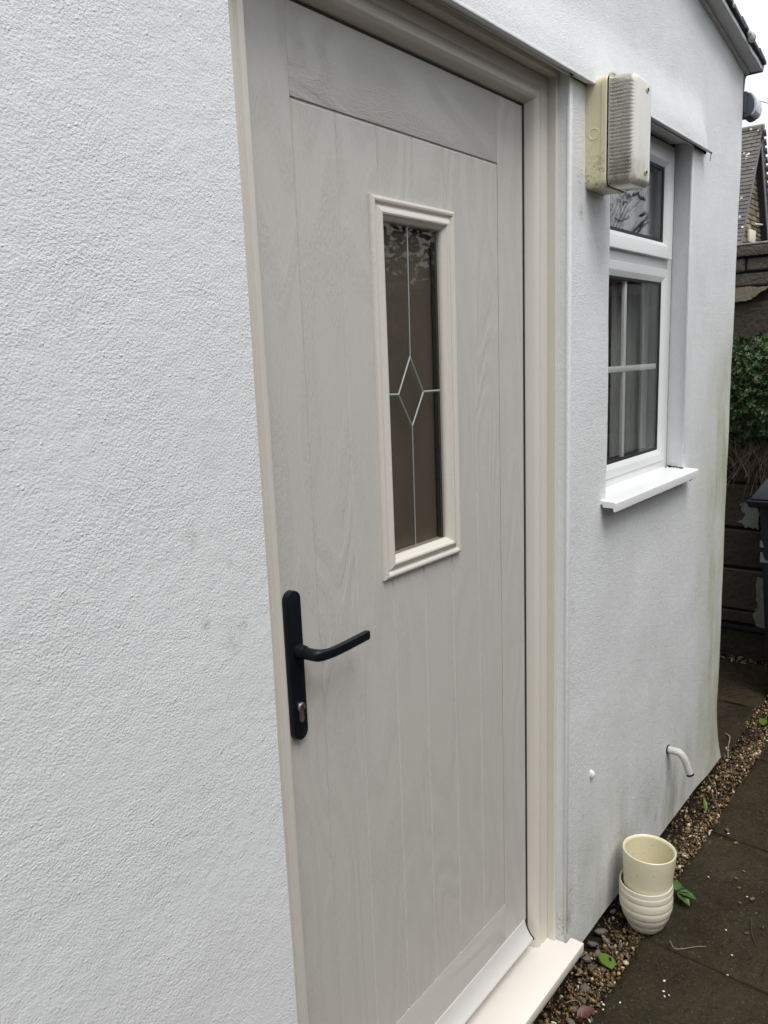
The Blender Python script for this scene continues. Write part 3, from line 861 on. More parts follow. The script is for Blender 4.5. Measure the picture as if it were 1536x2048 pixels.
# handle
def stadium(cx_, w_, z0, z1, n=14):
    r = w_ / 2; pts = []
    for k in range(n + 1):
        a = math.pi * k / n; pts.append((cx_ + r * math.cos(a), z1 - r + r * math.sin(a)))
    for k in range(n + 1):
        a = math.pi + math.pi * k / n; pts.append((cx_ + r * math.cos(a), z0 + r + r * math.sin(a)))
    return pts
hd = prism('handle', stadium(.8500, .0300, 1.0180, 1.2690), .0610, .0728, 'y', M['black'], door, bev=.0009)
tube('lever_collar', [(.8545, .0612, 1.1680), (.8545, .052, 1.1680), (.8550, .047, 1.1680)], [.0125, .0118, .0108], M['black'], hd, seg=28)
def lever():
    path = smooth_path([(.8545, .054, 1.1680), (.8548, .036, 1.1678), (.8590, .0235, 1.1672), (.8720, .0178, 1.1665), (.8880, .0165, 1.1658), (.9200, .0190, 1.1648), (.9550, .0228, 1.1640), (.9870, .0262, 1.1634)], 6)
    n = len(path); V = []; F = []; seg = 16
    for i, p in enumerate(path):
        s = i / (n - 1)
        d = (path[min(i + 1, n - 1)] - path[max(i - 1, 0)]).normalized()
        sd = d.cross(Vector((0, 0, 1))).normalized(); upv = Vector((0, 0, 1))
        sq = sstep(.18, .5, s)
        hz = .0098 * (1 - sq) + .0078 * sq; hy = .0098 * (1 - sq) + .0050 * sq
        if i == n - 1: hz *= .8; hy *= .75
        for k in range(seg):
            a = 2 * math.pi * (k + .5) / seg; c, s2 = math.cos(a), math.sin(a)
            e = 2 / (2 + 5 * sq)
            V.append(p + sd * hy * math.copysign(abs(c) ** e, c) + upv * hz * math.copysign(abs(s2) ** e, s2))
    for i in range(n - 1):
        for k in range(seg): F.append([i * seg + k, i * seg + (k + 1) % seg, (i + 1) * seg + (k + 1) % seg, (i + 1) * seg + k])
    F += [list(range(seg)), list(range((n - 1) * seg, n * seg))]
    return obj('lever', V, F, M['black'], hd, angle=40)
lever()
def keyhole():
    pts = []
    for k in range(25):
        a = math.radians(-60) + math.radians(300) * k / 24; pts.append((.8508 + .0082 * math.cos(a), 1.0742 + .0082 * math.sin(a)))
    # open bottom flows into the straight body
    pts = [(.8508 + .0082 * math.cos(math.radians(-58 + 296 * k / 24)), 1.0742 + .0082 * math.sin(math.radians(-58 + 296 * k / 24))) for k in range(25)]
    pts += [(.8508 - .0048 + .0048 * (1 - math.cos(math.pi * k / 8)), 1.0530 - .0048 * math.sin(math.pi * k / 8)) for k in range(9)]
    return prism('lock_cylinder', pts, .0590, .0612, 'y', M['chrome'], hd, bev=.0004)
keyhole()
V, F = tube_data([(.8508, .0592, 1.0745), (.8508, .0568, 1.0745)], [.0068, .0062], 24)
obj('lock_core', V, F, M['chrome'], hd)
box('key_slot', .8501, .8515, .0562, .0570, 1.0700, 1.0790, M['rubber'], hd)

# ------------------------------------------------------------------ WINDOW
win = thing('window', 'white plastic window with an opening top light and a barred lower pane', 'window', (2.22, .07, 1.254))
FX0, FX1, FZ0, FZ1 = 1.8895, 2.5480, 1.2530, 2.2105
U = M['upvc']
ring_pieces({k: 'frame_rail' for k in 'LRTB'}, (FX0, FX1, FZ0, FZ1), [(0, .125), (0, .0640), (.001, .0630), (.0400, .0630), (.041, .064), (.041, .125)], U, win, 'LRTB')
box('transom', FX0 + .0405, FX1 - .0405, .0605, .120, 1.8480, 1.8880, U, win, bev=.001)
# fixed lower light
cp = [(0, .1205), (0, .0605), (.001, .0595), (.0220, .0595), (.0235, .0600), (.0380, .0660), (.0385, .068), (.0385, .1205)]
ring_pieces({k: 'casement_rail' for k in 'LRTB'}, (1.9220, 2.5100, 1.2750, 1.8560), cp, U, win, 'LRTB')
gp = [(0, .100), (0, .0665), (.0075, .0672), (.0075, .100)]
ring_pieces({k: 'glazing_seal' for k in 'LRTB'}, (1.9600, 2.4725, 1.3130, 1.8185), gp, M['rubber'], win, 'LRTB')
pane('glass_pane', 1.9660, 2.4665, 1.3190, 1.8125, .0690, M['glass'], win, .003)
pane('glass_pane', 1.9660, 2.4665, 1.3190, 1.8125, .0900, M['glass'], win, .003)
box('glazing_bar', 2.2100, 2.2265, .0745, .0845, 1.3190, 1.8125, M['upvc'], win, bev=.002)
box('glazing_bar', 1.9660, 2.4665, .0740, .0850, 1.5620, 1.5785, M['upvc'], win, bev=.002)
# top hung sash standing proud
sp = [(0, .1205), (0, .0480), (.001, .0470), (.0330, .0470), (.0345, .0478), (.0460, .0590), (.0465, .061), (.0465, .1205)]
ring_pieces({k: 'sash_rail' for k in 'LRTB'}, (1.9240, 2.5020, 1.8840, 2.1860), sp, U, win, 'LRTB')
gp = [(0, .090), (0, .0600), (.0095, .0606), (.0095, .090)]
ring_pieces({k: 'glazing_seal' for k in 'LRTB'}, (1.9700, 2.4560, 1.9300, 2.1400), gp, M['rubber'], win, 'LRTB')
pane('glass_pane', 1.9780, 2.4480, 1.9380, 2.1320, .0625, M['glass'], win, .003)
pane('glass_pane', 1.9780, 2.4480, 1.9380, 2.1320, .0830, M['glass'], win, .003)
# sloping cill board with a down-turned nose
V = []; F = []
sec = [(.064, 1.2535), (-.0340, 1.2475), (-.0395, 1.2450), (-.0405, 1.2400), (-.0405, 1.2245), (-.0350, 1.2235), (-.0330, 1.2330), (-.0060, 1.2335), (-.0055, 1.2405), (.064, 1.2405)]
for xx in (1.888, 2.552):
    V += [(xx, y, z) for y, z in sec]
n = len(sec)
F = [list(range(n)), list(range(n, 2 * n))] + [[i, (i + 1) % n, n + (i + 1) % n, n + i] for i in range(n)]
sill = obj('cill', V, F, U, win, angle=30)
# rain drops hanging from the nose
nd = 46
dl = np.stack([rng.uniform(1.91, 2.53, nd), np.full(nd, -.0395), rng.uniform(1.2225, 1.2275, nd)], 1)
dm = np.zeros((nd, 3, 3)); sz = rng.uniform(.0012, .0030, nd)
for i in range(3): dm[:, i, i] = sz * (1.5 if i == 2 else 1)
d = scatter('water_drops', *ico(1), dm, dl, M['water'], win, smooth=True); d['kind'] = 'stuff'
# grit in the corner of the cill
nd = 60
dl = np.stack([2.545 - np.abs(rng.normal(0, .016, nd)), .060 - np.abs(rng.normal(0, .02, nd)), np.full(nd, 1.2535)], 1)
dm = rand_rots(nd) * rng.uniform(.0006, .0022, nd)[:, None, None]
d = scatter('cill_grit', *ico(1), dm, dl, M['soil'], win); d['kind'] = 'stuff'

# curtain and ornament behind the window
V = []; F = []
for i in range(61):
    x_ = 2.300 + .235 * i / 60; yy = .150 + .003 * math.sin(i * .75) + .003 * math.sin(i * .37)
    V += [(x_, yy, 1.30), (x_, yy, 2.19)]
for i in range(60): F.append([2 * i, 2 * i + 2, 2 * i + 3, 2 * i + 1])
ct = obj('curtain', V, F, M['curtain'], angle=80, fix=False)
tag(ct, 'pale pleated curtain hanging inside the right part of the white window', 'curtain')
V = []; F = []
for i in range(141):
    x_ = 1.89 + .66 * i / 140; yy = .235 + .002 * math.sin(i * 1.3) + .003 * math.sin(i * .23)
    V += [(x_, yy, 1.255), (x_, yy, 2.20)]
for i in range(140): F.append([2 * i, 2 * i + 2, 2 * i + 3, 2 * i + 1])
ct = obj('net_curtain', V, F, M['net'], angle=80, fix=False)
tag(ct, 'dim grey net curtain hanging behind the whole white window', 'curtain')
orn = thing('ornament', 'small white rounded ornament standing inside the lower window pane', 'ornament', (2.19, .20, 1.24))
lathe('body', [(.001, 0), (.030, .004), (.036, .03), (.030, .06), (.014, .085), (.012, .10), (.020, .115), (.018, .135), (.001, .148)], (2.15, .20, 1.24), M['china'], orn, seg=28)
obj('side_ball', [(2.235 + v[0] * .028, .20 + v[1] * .028, 1.268 + v[2] * .028) for v in Vi], Fi, M['china'], orn)

# ------------------------------------------------------------------ WALL LAMP
lamp = thing('wall_lamp', 'yellowed rectangular bulkhead lamp with a ribbed diffuser fixed high on the white wall', 'lamp', (1.83, 0, 1.98))
def rrect(x0, x1, z0, z1, r, nz_=120, na=6):
    pts = []
    # counter-clockwise: right side up, top, left side down, bottom
    def arc(cx_, cz_, a0):
        return [(cx_ + r * math.cos(a0 + math.pi / 2 * k / na), cz_ + r * math.sin(a0 + math.pi / 2 * k / na)) for k in range(na + 1)]
    pts += [(x1, z0 + r + (z1 - z0 - 2 * r) * k / nz_) for k in range(nz_)]
    pts += arc(x1 - r, z1 - r, 0)
    pts += arc(x0 + r, z1 - r, math.pi / 2)
    pts += [(x0, z1 - r - (z1 - z0 - 2 * r) * k / nz_) for k in range(1, nz_)]
    pts += arc(x0 + r, z0 + r, math.pi)
    pts += arc(x1 - r, z0 + r, 3 * math.pi / 2)
    return pts
def loft(name, secs, m, parent, ribs=None, cap0=True, cap1=True, angle=35, nz_=120):
    V = []; F = []; n = None
    for (y, x0, x1, z0, z1, r) in secs:
        P = rrect(x0, x1, z0, z1, r, nz_)
        n = len(P)
        xc, zc = (x0 + x1) / 2, (z0 + z1) / 2
        for (px_, pz_) in P:
            q = 0
            if ribs is not None: q = ribs(px_, y, pz_, x0, x1, z0, z1)
            V.append((px_ + (q if px_ > xc else -q), y, pz_))
    for s in range(len(secs) - 1):
        for k in range(n): F.append([s * n + k, s * n + (k + 1) % n, (s + 1) * n + (k + 1) % n, (s + 1) * n + k])
    if cap0: F.append(list(range(n)))
    if cap1: F.append(list(range((len(secs) - 1) * n, len(secs) * n)))
    return obj(name, V, F, m, parent, angle=angle)
LX0, LX1, LZ0, LZ1 = 1.7745, 1.888, 1.9800, 2.2070
loft('base', [(.001, LX0 + .001, LX1 - .001, LZ0 + .001, LZ1 - .001, .012), (-.004, LX0, LX1, LZ0, LZ1, .013), (-.040, LX0 - .001, LX1 + .001, LZ0 - .001, LZ1 + .001, .014),
              (-.0405, LX0 - .0035, LX1 + .0035, LZ0 - .003, LZ1 + .003, .016), (-.0500, LX0 - .0035, LX1 + .0035, LZ0 - .003, LZ1 + .003, .016), (-.0520, LX0 - .002, LX1 + .002, LZ0 - .002, LZ1 + .002, .015),
              (-.0520, LX0 + .006, LX1 - .006, LZ0 + .006, LZ1 - .006, .010), (-.012, LX0 + .007, LX1 - .007, LZ0 + .007, LZ1 - .007, .010)], M['lamp'], lamp, nz_=20)
loft('rubber_seal', [(-.0522, LX0 - .0015, LX1 + .0015, LZ0 - .0015, LZ1 + .0015, .015), (-.0550, LX0 - .0010, LX1 + .0010, LZ0 - .001, LZ1 + .001, .015),
                (-.0550, LX0 + .008, LX1 - .008, LZ0 + .008, LZ1 - .008, .008), (-.0522, LX0 + .008, LX1 - .008, LZ0 + .008, LZ1 - .008, .008)], M['soil'], lamp, cap0=False, cap1=False, nz_=20)
def ribs(px_, y, pz_, x0, x1, z0, z1):
    if y > -.059 or y < -.1055: return 0
    if pz_ < z0 + .016 or pz_ > z1 - .012: return 0
    return .0012 * math.sin((pz_ - z0) * 2 * math.pi / .0076) - .0007
secs = [(-.0552, LX0 - .001, LX1 + .001, LZ0 - .001, LZ1 + .002, .014), (-.0585, LX0, LX1, LZ0, LZ1 + .001, .014)]
for k in range(9):
    s = k / 8; secs.append((-.0592 - .046 * s, LX0 + .0005 + .002 * s, LX1 - .0005 - .009 * s, LZ0 + .000 - .001 * s, LZ1 - .001 - .005 * s, .014))
secs += [(-.1085, LX0 + .0035, LX1 - .012, LZ0 + .003, LZ1 - .0080, .015), (-.1118, LX0 + .0065, LX1 - .0155, LZ0 + .0065, LZ1 - .0110, .015), (-.1130, LX0 + .0120, LX1 - .021, LZ0 + .012, LZ1 - .0160, .012)]
inner = [(y + .0028, a + .0035, b - .0035, c + .0035, d_ - .0035, max(.004, r - .004)) for (y, a, b, c, d_, r) in secs[::-1][1:-1]] + [(-.0552, LX0 + .003, LX1 - .005, LZ0 + .003, LZ1 - .002, .010)]
loft('diffuser', inner + secs, M['lens'], lamp, ribs=lambda *a: ribs(*a), cap0=True, cap1=True, angle=80)
box('clip', 1.790, 1.806, -.0605, -.047, LZ1 + .0015, LZ1 + .0075, M['lamp'], lamp, bev=.001)
# slotted screw bosses on the diffuser front
for zc in (2.178, 2.008):
    V, F = tube_data([(1.846, -.1115, zc), (1.846, -.1150, zc)], [.0072, .0066], 18); obj('screw_boss', V, F, M['lamp'], lamp)
    V, F = tube_data([(1.846, -.1148, zc), (1.846, -.1162, zc)], [.0036, .0036], 14); obj('screw', V, F, M['rubber'], lamp)
# knockout ring on the near side of the base
bm = bmesh.new()
for k in range(40):
    a0 = 2 * math.pi * k / 40; a1 = 2 * math.pi * (k + 1) / 40
    def P(r, a, dx): return (LX0 - .0006 - dx, -.0225 + r * math.cos(a), 2.092 + r * math.sin(a))
    for (ra, rb, da, db) in ((.0098, .0107, 0, .0009), (.0107, .0118, .0009, .0009), (.0118, .0126, .0009, 0)):
        bm.faces.new([bm.verts.new(q) for q in (P(ra, a0, da), P(ra, a1, da), P(rb, a1, db), P(rb, a0, db))])
bmesh.ops.remove_doubles(bm, verts=bm.verts, dist=1e-6)
bmobj('knockout_ring', bm, M['lamp'], lamp)
# inside: tray, lamp holder and a dull tube
box('tray', LX0 + .010, LX1 - .010, -.022, -.014, LZ0 + .010, LZ1 - .010, M['wirewhite'], lamp)
V, F = tube_data([(1.828, -.048, 2.025), (1.828, -.048, 2.125)], .0130, 18); obj('bulb', V, F, M['china'], lamp)
V, F = tube_data([(1.828, -.045, 2.125), (1.828, -.045, 2.170)], .0180, 18); obj('bulb_holder', V, F, M['lamp'], lamp)

# ------------------------------------------------------------------ OVERFLOW PIPE
pp = smooth_path([(2.457, .06, .326), (2.457, -.020, .326), (2.4575, -.040, .323), (2.459, -.052, .310), (2.462, -.0605, .290), (2.466, -.0730, .252)], 7)
V, F = tube_data(pp, .0122, 20, cap=False)
ni = len(V); V2, F2 = tube_data(pp, .0098, 20, cap=False)
V += V2; F += [[a + ni for a in f][::-1] for f in F2]
e = (len(pp) - 1) * 20
F += [[e + k, e + (k + 1) % 20, ni + e + (k + 1) % 20, ni + e + k] for k in range(20)]
pt = thing('overflow_pipe', 'short white bent overflow pipe sticking out low on the wall', 'pipe', (2.457, 0, .326))
obj('pipe', V, F, simple('flaking_white_paint', (0.50, 0.50, 0.48), 0.55, 0.38, 190, 0.0020, 190), pt, angle=50, fix=False)
tube('pipe_collar', [(2.457, .003, .326), (2.457, -.004, .326)], .0150, M['mortar'], pt, seg=18)
d_ = (pp[-1] - pp[-2]).normalized()
V, F = tube_data([pp[-1] - d_ * .010, pp[-1] - d_ * .004], .0096, 16); obj('pipe_bore', V, F, M['rubber'], pt)
V, F = tube_data([pp[-1] - d_ * .006, pp[-1] + d_ * .001], .0125, 20, cap=False); obj('pipe_lip', V, F, M['rubber'], pt)

# ------------------------------------------------------------------ POTS
def pot_profile(h, rb, rm, rt_, ribs_=0, th=.004):
    out = []; n = 90
    for i in range(n + 1):
        s = i / n
        r = rb + (rm - rb) * math.sin(min(1, s / .62) * math.pi / 2) if s < .62 else rm + (rt_ - rm) * sstep(.62, 1, s)
        if ribs_:
            ph = (s * (ribs_ + .25)) % 1.0
            if s < .90: r += .0021 * math.sqrt(max(0, 1 - (2 * ph - 1) ** 2)) - .0008
        out.append((r, h * s))
    inn = [(r - th, max(z, .008)) for r, z in out[::-1] if z > .006]
    return [(out[0][0] * .5, .0015), (out[0][0] - .004, 0.0)] + [(out[0][0] - .001, .001)] + out[1:] + [(rt_ - th * .4, h + .0016), (rt_ - th * .75, h + .0008)] + inn[1:] + [(.001, .008)]
PC = (2.015, -.0985)
p1 = lathe('plant_pot', pot_profile(.1415, .045, .0725, .0725, 5), (PC[0], PC[1], .004), M['pot_white'], seg=72, tilt=(math.radians(-.6), math.radians(-1.0)), angle=50)
tag(p1, 'lower off white ribbed plant pot standing on the paving against the wall', 'plant pot', 'stacked plant pots by the wall')
p2 = lathe('plant_pot', [(.03, .001), (.044, 0)] + [(.046 + .0205 * math.sin(min(1, s_ / .32) * math.pi / 2) + .0060 * sstep(.32, 1, s_), .150 * s_) for s_ in [k / 60 for k in range(1, 61)]] + [(.0708, .1514), (.0690, .1506)] + [(.0695 - .004 - .0205 * (1 - math.sin(min(1, s_ / .32) * math.pi / 2)), .150 * s_) for s_ in [k / 40 for k in range(39, 2, -1)]] + [(.001, .009)], (PC[0] + .001, PC[1] - .001, .0905), M['pot_cream'], seg=72, tilt=(math.radians(1.0), math.radians(1.2)), angle=50)
tag(p2, 'upper smooth cream plant pot stacked inside the ribbed one', 'plant pot', 'stacked plant pots by the wall')

# ------------------------------------------------------------------ GRAVEL STRIP
def pebbles(name, n, xlo, xhi, ylo, yhi, smin, smax, m, zbase=-.022, zvar=.012, flat=.65, seed=0, dens=None):
    global rng
    rr = np.random.default_rng(seed)
    x_ = rr.uniform(xlo, xhi, n); y_ = rr.uniform(ylo, yhi, n)
    if dens is not None:
        k = rr.random(n) < dens(x_, y_); x_ = x_[k]; y_ = y_[k]; n = len(x_)
    s_ = smin + (smax - smin) * rr.random(n) ** 2.2
    R = rand_rots(n)
    D = np.zeros((n, 3, 3)); D[:, 0, 0] = s_ * rr.uniform(.8, 1.5, n); D[:, 1, 1] = s_ * rr.uniform(.6, 1.0, n); D[:, 2, 2] = s_ * flat * rr.uniform(.6, 1.1, n)
    mats = np.einsum('nij,njk->nik', R, D)
    z_ = zbase + rr.uniform(0, zvar, n)
    bv, bf = ico(1); bv = np.array(bv) * (1 + .18 * np.random.default_rng(5).normal(size=(len(bv), 1)))
    o = scatter(name, bv, bf, mats, np.stack([x_, y_, z_], 1), m)
    o['kind'] = 'stuff'; return o
pebbles('gravel', 15000, .6, 4.23, -.110, .030, .0026, .0088, M['gravel'], zbase=-.022, zvar=.020, seed=1,
        dens=lambda x_, y_: np.clip(1.0 - np.maximum(0, (y_ + .060)) * 11, .12, 1) * np.clip(.72 + .5 * np.sin(x_ * 9 + y_ * 30), .35, 1))
nl = 1500
lx = rng.uniform(.7, 4.2, nl); ly = -.055 + rng.normal(0, .034, nl); ly = np.clip(ly, -.135, .03)
o = scatter('leaf_litter', [(0, 0, 0), (.40, -.20, .05), (.95, -.24, .03), (1.2, 0, -.06), (.95, .24, .03), (.40, .20, .05), (.6, 0, -.03)], [(0, 1, 6), (1, 2, 6), (2, 3, 6), (3, 4, 6), (4, 5, 6), (5, 0, 6)], rand_rots(nl) * rng.uniform(.006, .018, nl)[:, None, None], np.stack([lx, ly, rng.uniform(-.012, .003, nl)], 1), M['litter']); o['kind'] = 'stuff'
o = box('joint_soil', -1.2, 4.24, -1.35, -.112, -.0448, -.0120, M['soil']); o['kind'] = 'structure'
obj_bed = box('gravel_bed', -1.0, 4.24, -.110, .035, -.0445, -.020, M['soil']); obj_bed['kind'] = 'structure'
pebbles('loose_grit', 2200, .8, 4.2, -.60, -.09, .0006, .0019, M['gravel'], zbase=.0015, zvar=.002, seed=2,
        dens=lambda x_, y_: np.clip(.15 + np.exp((y_ + .09) * 14) * .9, 0, 1))
# larger grey stones near the foot of the wall by the sill
cob = [(1.80, -.010, .018), (1.835, -.032, .015), (1.86, -.008, .017), (1.775, -.040, .013), (1.895, -.030, .014), (1.92, -.006, .019), (1.745, -.020, .016), (1.79, -.068, .012),
       (1.70, -.055, .013), (1.66, -.070, .011), (1.62, -.060, .014), (1.58, -.072, .012), (1.88, -.055, .010), (1.53, -.064, .013), (1.815, -.052, .011), (2.02, .000, .015), (2.10, -.01, .012)]
r_ = random.Random(9)
ORD = ['first', 'second', 'third', 'fourth', 'fifth', 'sixth', 'seventh', 'eighth', 'ninth', 'tenth', 'eleventh', 'twelfth', 'thirteenth', 'fourteenth', 'fifteenth', 'sixteenth', 'last']
cob.sort()
stone_me = None
for kk, (cx_, cy_, s) in enumerate(cob):
    if stone_me is None:
        vv = [Vector(v) * (1 + .30 * mn.noise(Vector(v) * 1.7 + Vector((3, 1, 2))) + .05 * r_.uniform(-1, 1)) for v in Vi]
        stone = obj('stone', [v for v in vv], Fi, M['grit'], angle=32); stone_me = stone
    else:
        stone = stone_me.copy(); COL.objects.link(stone)
    stone.location = (cx_, cy_, -.006 + s * .15); s *= .82; stone.scale = (s * r_.uniform(.9, 1.5), s * r_.uniform(.6, 1.0), s * .6)
    stone.rotation_euler = (r_.uniform(-.4, .4), r_.uniform(-.4, .4), r_.uniform(0, 3))
    tag(stone, 'rounded grey stone in the gravel at the wall foot, %s counting away from the sill' % ORD[kk], 'stone', 'grey stones along the foot of the wall')

# ------------------------------------------------------------------ LEAVES, WEED, TWIGS
def leaf_mesh(L, W, curl=.15, nseg=8, lobes=0.0, fold=.25):
    V = []; F = []
    for i in range(nseg + 1):
        s = i / nseg
        w_ = W * (math.sin(math.pi * s ** .8) ** .75 if 0 < s < 1 else 0.02) * (1 + lobes * math.sin(s * 19))
        zc = -curl * L * s * s
        V += [(L * s, -w_, zc + fold * w_), (L * s, -w_ * .5, zc + fold * w_ * .4), (L * s, 0, zc), (L * s, w_ * .5, zc + fold * w_ * .4), (L * s, w_, zc + fold * w_)]
    for i in range(nseg):
        for k in range(4):
            a = i * 5 + k; F.append([a, a + 1, a + 6, a + 5])
    return V, F
def put(V, loc, rot, sc=1.0):
    R = Matrix.Rotation(rot[2], 3, 'Z') @ Matrix.Rotation(rot[1], 3, 'Y') @ Matrix.Rotation(rot[0], 3, 'X')
    return [R @ (Vector(v) * sc) + Vector(loc) for v in V]
def leaf(name, label, loc, rot, L, W, m, parent=None, **kw):
    V, F = leaf_mesh(L, W, **kw)
    o = obj(name, put(V, loc, rot), F, m, parent, angle=80, fix=False)
    if parent is None: tag(o, label, 'leaf')
    return o
leaf('fallen_leaf', 'broad green leaf lying on the gravel between the door sill and the pots', (1.795, -.090, .004), (.12, -.14, .95), .060, .021, M['yleaf'], curl=.1)
leaf('fallen_leaf', 'green leaf lying at the foot of the wall below the bent pipe', (2.37, -.062, .002), (-.1, -.5, .7), .055, .016, M['weed'], curl=.2)
leaf('fallen_leaf', 'yellow green leaf standing up in the gravel beyond the pipe', (2.70, -.062, .0), (.5, -.9, .5), .050, .008, M['yleaf'], curl=.1)
leaf('fallen_leaf', 'pale leaf lying on the far end of the gravel near the black bin', (3.50, -.062, .006), (0, -.1, .2), .075, .017, M['yleaf'], curl=.1)
leaf('fallen_leaf', 'dark red dead leaf in the gravel beside the door sill', (1.60, -.080, .0), (.3, -.35, -.6), .050, .014, M['redleaf'], curl=.3)
weed = thing('weed', 'small green weed with three broad leaflets growing in the gravel behind the pots', 'plant', (2.13, -.125, 0))
for (a, t_, L, W) in ((-1.35, -.10, .052, .017), (-.75, .05, .050, .015), (.3, -.35, .042, .016), (-.15, -.05, .040, .013), (-1.9, .1, .045, .014)):
    leaf('leaflet', '', (2.165 + .006 * math.cos(a), -.133 + .006 * math.sin(a), .032), (random.uniform(-.3, .3), t_, a), L, W, M['weed'], weed, curl=.3, lobes=.12)
tube('stem', smooth_path([(2.168, -.098, -.01), (2.168, -.115, .018), (2.165, -.133, .032)], 5), .0013, M['weed'], weed, seg=6)
def twig(label, pts, r=.0013, m=None):
    o = tube('twig', smooth_path(pts, 4), [r * (1 - .4 * i / (len(pts) * 4)) for i in range((len(pts) - 1) * 4 + 1)], m or M['twig'], seg=6)
    tag(o, label, 'twig'); return o
twig('thin pale twig with a sharp bend lying on the paving right of the pots', [(1.985, -.178, .006), (1.965, -.197, .005), (1.975, -.215, .005), (2.005, -.245, .006), (2.02, -.265, .006)])
twig('curved pale twig lying in the gravel just below the door sill', [(1.62, -.040, .004), (1.635, -.058, .010), (1.63, -.075, .011), (1.60, -.092, .006)])
twig('curved pale twig on the paving past the house corner beside the gravel', [(3.33, .045, .008), (3.30, .02, .012), (3.20, .00, .010), (3.13, -.02, .004)], .003)
twig('long pale twig lying across the gravel below the house corner', [(2.96, .01, .004), (2.90, -.02, .008), (2.86, -.05, .008), (2.80, -.07, .005)], .0014)
tw = twig('short white bent scrap of plastic lying by the near end of the gravel', [(1.545, -.038, .004), (1.545, -.050, .006), (1.528, -.052, .006), (1.520, -.078, .005)], .0017, M['wirewhite'])
tag(tw, 'short white bent scrap of plastic lying by the near end of the gravel', 'scrap')
twig('dark thin twig lying on the paving near the white flakes below the pots', [(1.885, -.180, .004), (1.868, -.186, .006), (1.852, -.196, .005), (1.84, -.212, .004)], .0012, M['bark'])
twig('dark long twig lying on the paving in the lower right', [(2.21, -.335, .005), (2.15, -.350, .006), (2.10, -.375, .005)], .0018, M['bark'])
# pale flakes and petals on the slabs
fl = [(1.836, -.214, .0032), (1.800, -.225, .0026), (1.785, -.233, .0022), (1.795, -.240, .0020), (1.67, -.118, .0030), (1.655, -.124, .0020), (1.675, -.112, .0016), (1.70, -.150, .0022), (1.64, -.22, .0018),
      (1.72, -.31, .0020), (2.30, -.300, .0024), (2.12, -.29, .0022), (2.03, -.33, .002), (1.58, -.20, .0018), (2.60, -.165, .003), (2.33, -.18, .002), (1.95, -.34, .002)]
fl = np.array(fl); fm = rand_rots(len(fl)); 
D = np.zeros((len(fl), 3, 3)); ca, sa = np.cos(fl[:, 0] * 900), np.sin(fl[:, 0] * 900)
D[:, 0, 0] = ca * fl[:, 2] * 1.6; D[:, 0, 1] = -sa * fl[:, 2]; D[:, 1, 0] = sa * fl[:, 2] * 1.6; D[:, 1, 1] = ca * fl[:, 2]; D[:, 2, 2] = .0010
o = scatter('paint_flakes', [tuple(np.array(v) * (1 + .35 * math.sin(i * 7.3))) for i, v in enumerate(ico(1)[0])], ico(1)[1], D, np.stack([fl[:, 0], fl[:, 1], np.full(len(fl), .004)], 1), M['flake']); o['kind'] = 'stuff'
# larger flat stone chips on the wet slab at the right
r_ = random.Random(21); chip0 = None
for kk, (cx_, cy_, s) in enumerate(sorted(((2.30, -.315, .012), (2.26, -.29, .006), (2.19, -.37, .007), (2.14, -.34, .010), (2.24, -.34, .006), (2.62, -.155, .014), (2.56, -.20, .010), (2.33, -.27, .006), (2.37, -.25, .008), (2.42, -.26, .006)))):
    if chip0 is None:
        chip0 = obj('stone_chip', [Vector(v) * (1 + .2 * r_.uniform(-1, 1)) for v in ico(1)[0]], ico(1)[1], M['grit'], angle=60); c = chip0
    else:
        c = chip0.copy(); COL.objects.link(c)
    c.location = (cx_, cy_, .004); c.scale = (s, s * .5, .004); c.rotation_euler = (r_.uniform(-.15, .15), r_.uniform(-.15, .15), r_.uniform(0, 3))
    tag(c, 'flat dark stone chip on the wet paving, %s counting from the near end' % ORD[kk], 'stone', 'flat stone chips on the paving')

# ------------------------------------------------------------------ FAR GARDEN WALL
GXW = 4.25
gw = thing('garden_wall', 'dark damp block garden wall with a pale coping at the end of the passage', 'wall', (GXW, .4, 0))
box('wall_core', GXW + .014, GXW + .30, -2.2, 3.2, -.04, 2.05, M['mortar'], gw)
courses = [(.0, .160, .0), (.200, .268, -.016), (.275, .492, -.012), (.499, .700, -.010), (.708, .932, -.006), (.940, 1.170, .0), (1.178, 1.42, .002), (1.428, 1.64, .002)]
r_ = random.Random(4)
blk = {}
def blockrow(z0, z1, off, m, x=GXW, ylo=-2.1, yhi=3.1, L=.42):
    y = ylo + r_.random() * .3
    key = round(z1 - z0, 3)
    while y < yhi:
        l = L * r_.uniform(.85, 1.15)
        bm = bmesh.new(); box_bm(bm, x + off + r_.uniform(-.004, .004), x + .02, y, min(y + l - .008, yhi), z0 + r_.uniform(0, .004), z1 + r_.uniform(-.004, 0), .007, 1)
        for v in bm.verts: v.co.x += .003 * mn.noise(v.co * 8)
        bmobj('block', bm, m, gw); y += l
for z0, z1, off in courses: blockrow(z0, z1, off, M['block'])
box('ledge', GXW - .012, GXW + .02, -2.1, 3.1, .168, .192, M['rubber'], gw)
blockrow(1.648, 1.835, .006, M['block'], L=.30)
blockrow(1.905, 1.968, -.004, M['upper'], L=.5)
blockrow(1.974, 2.040, -.010, M['upper'], L=.55)
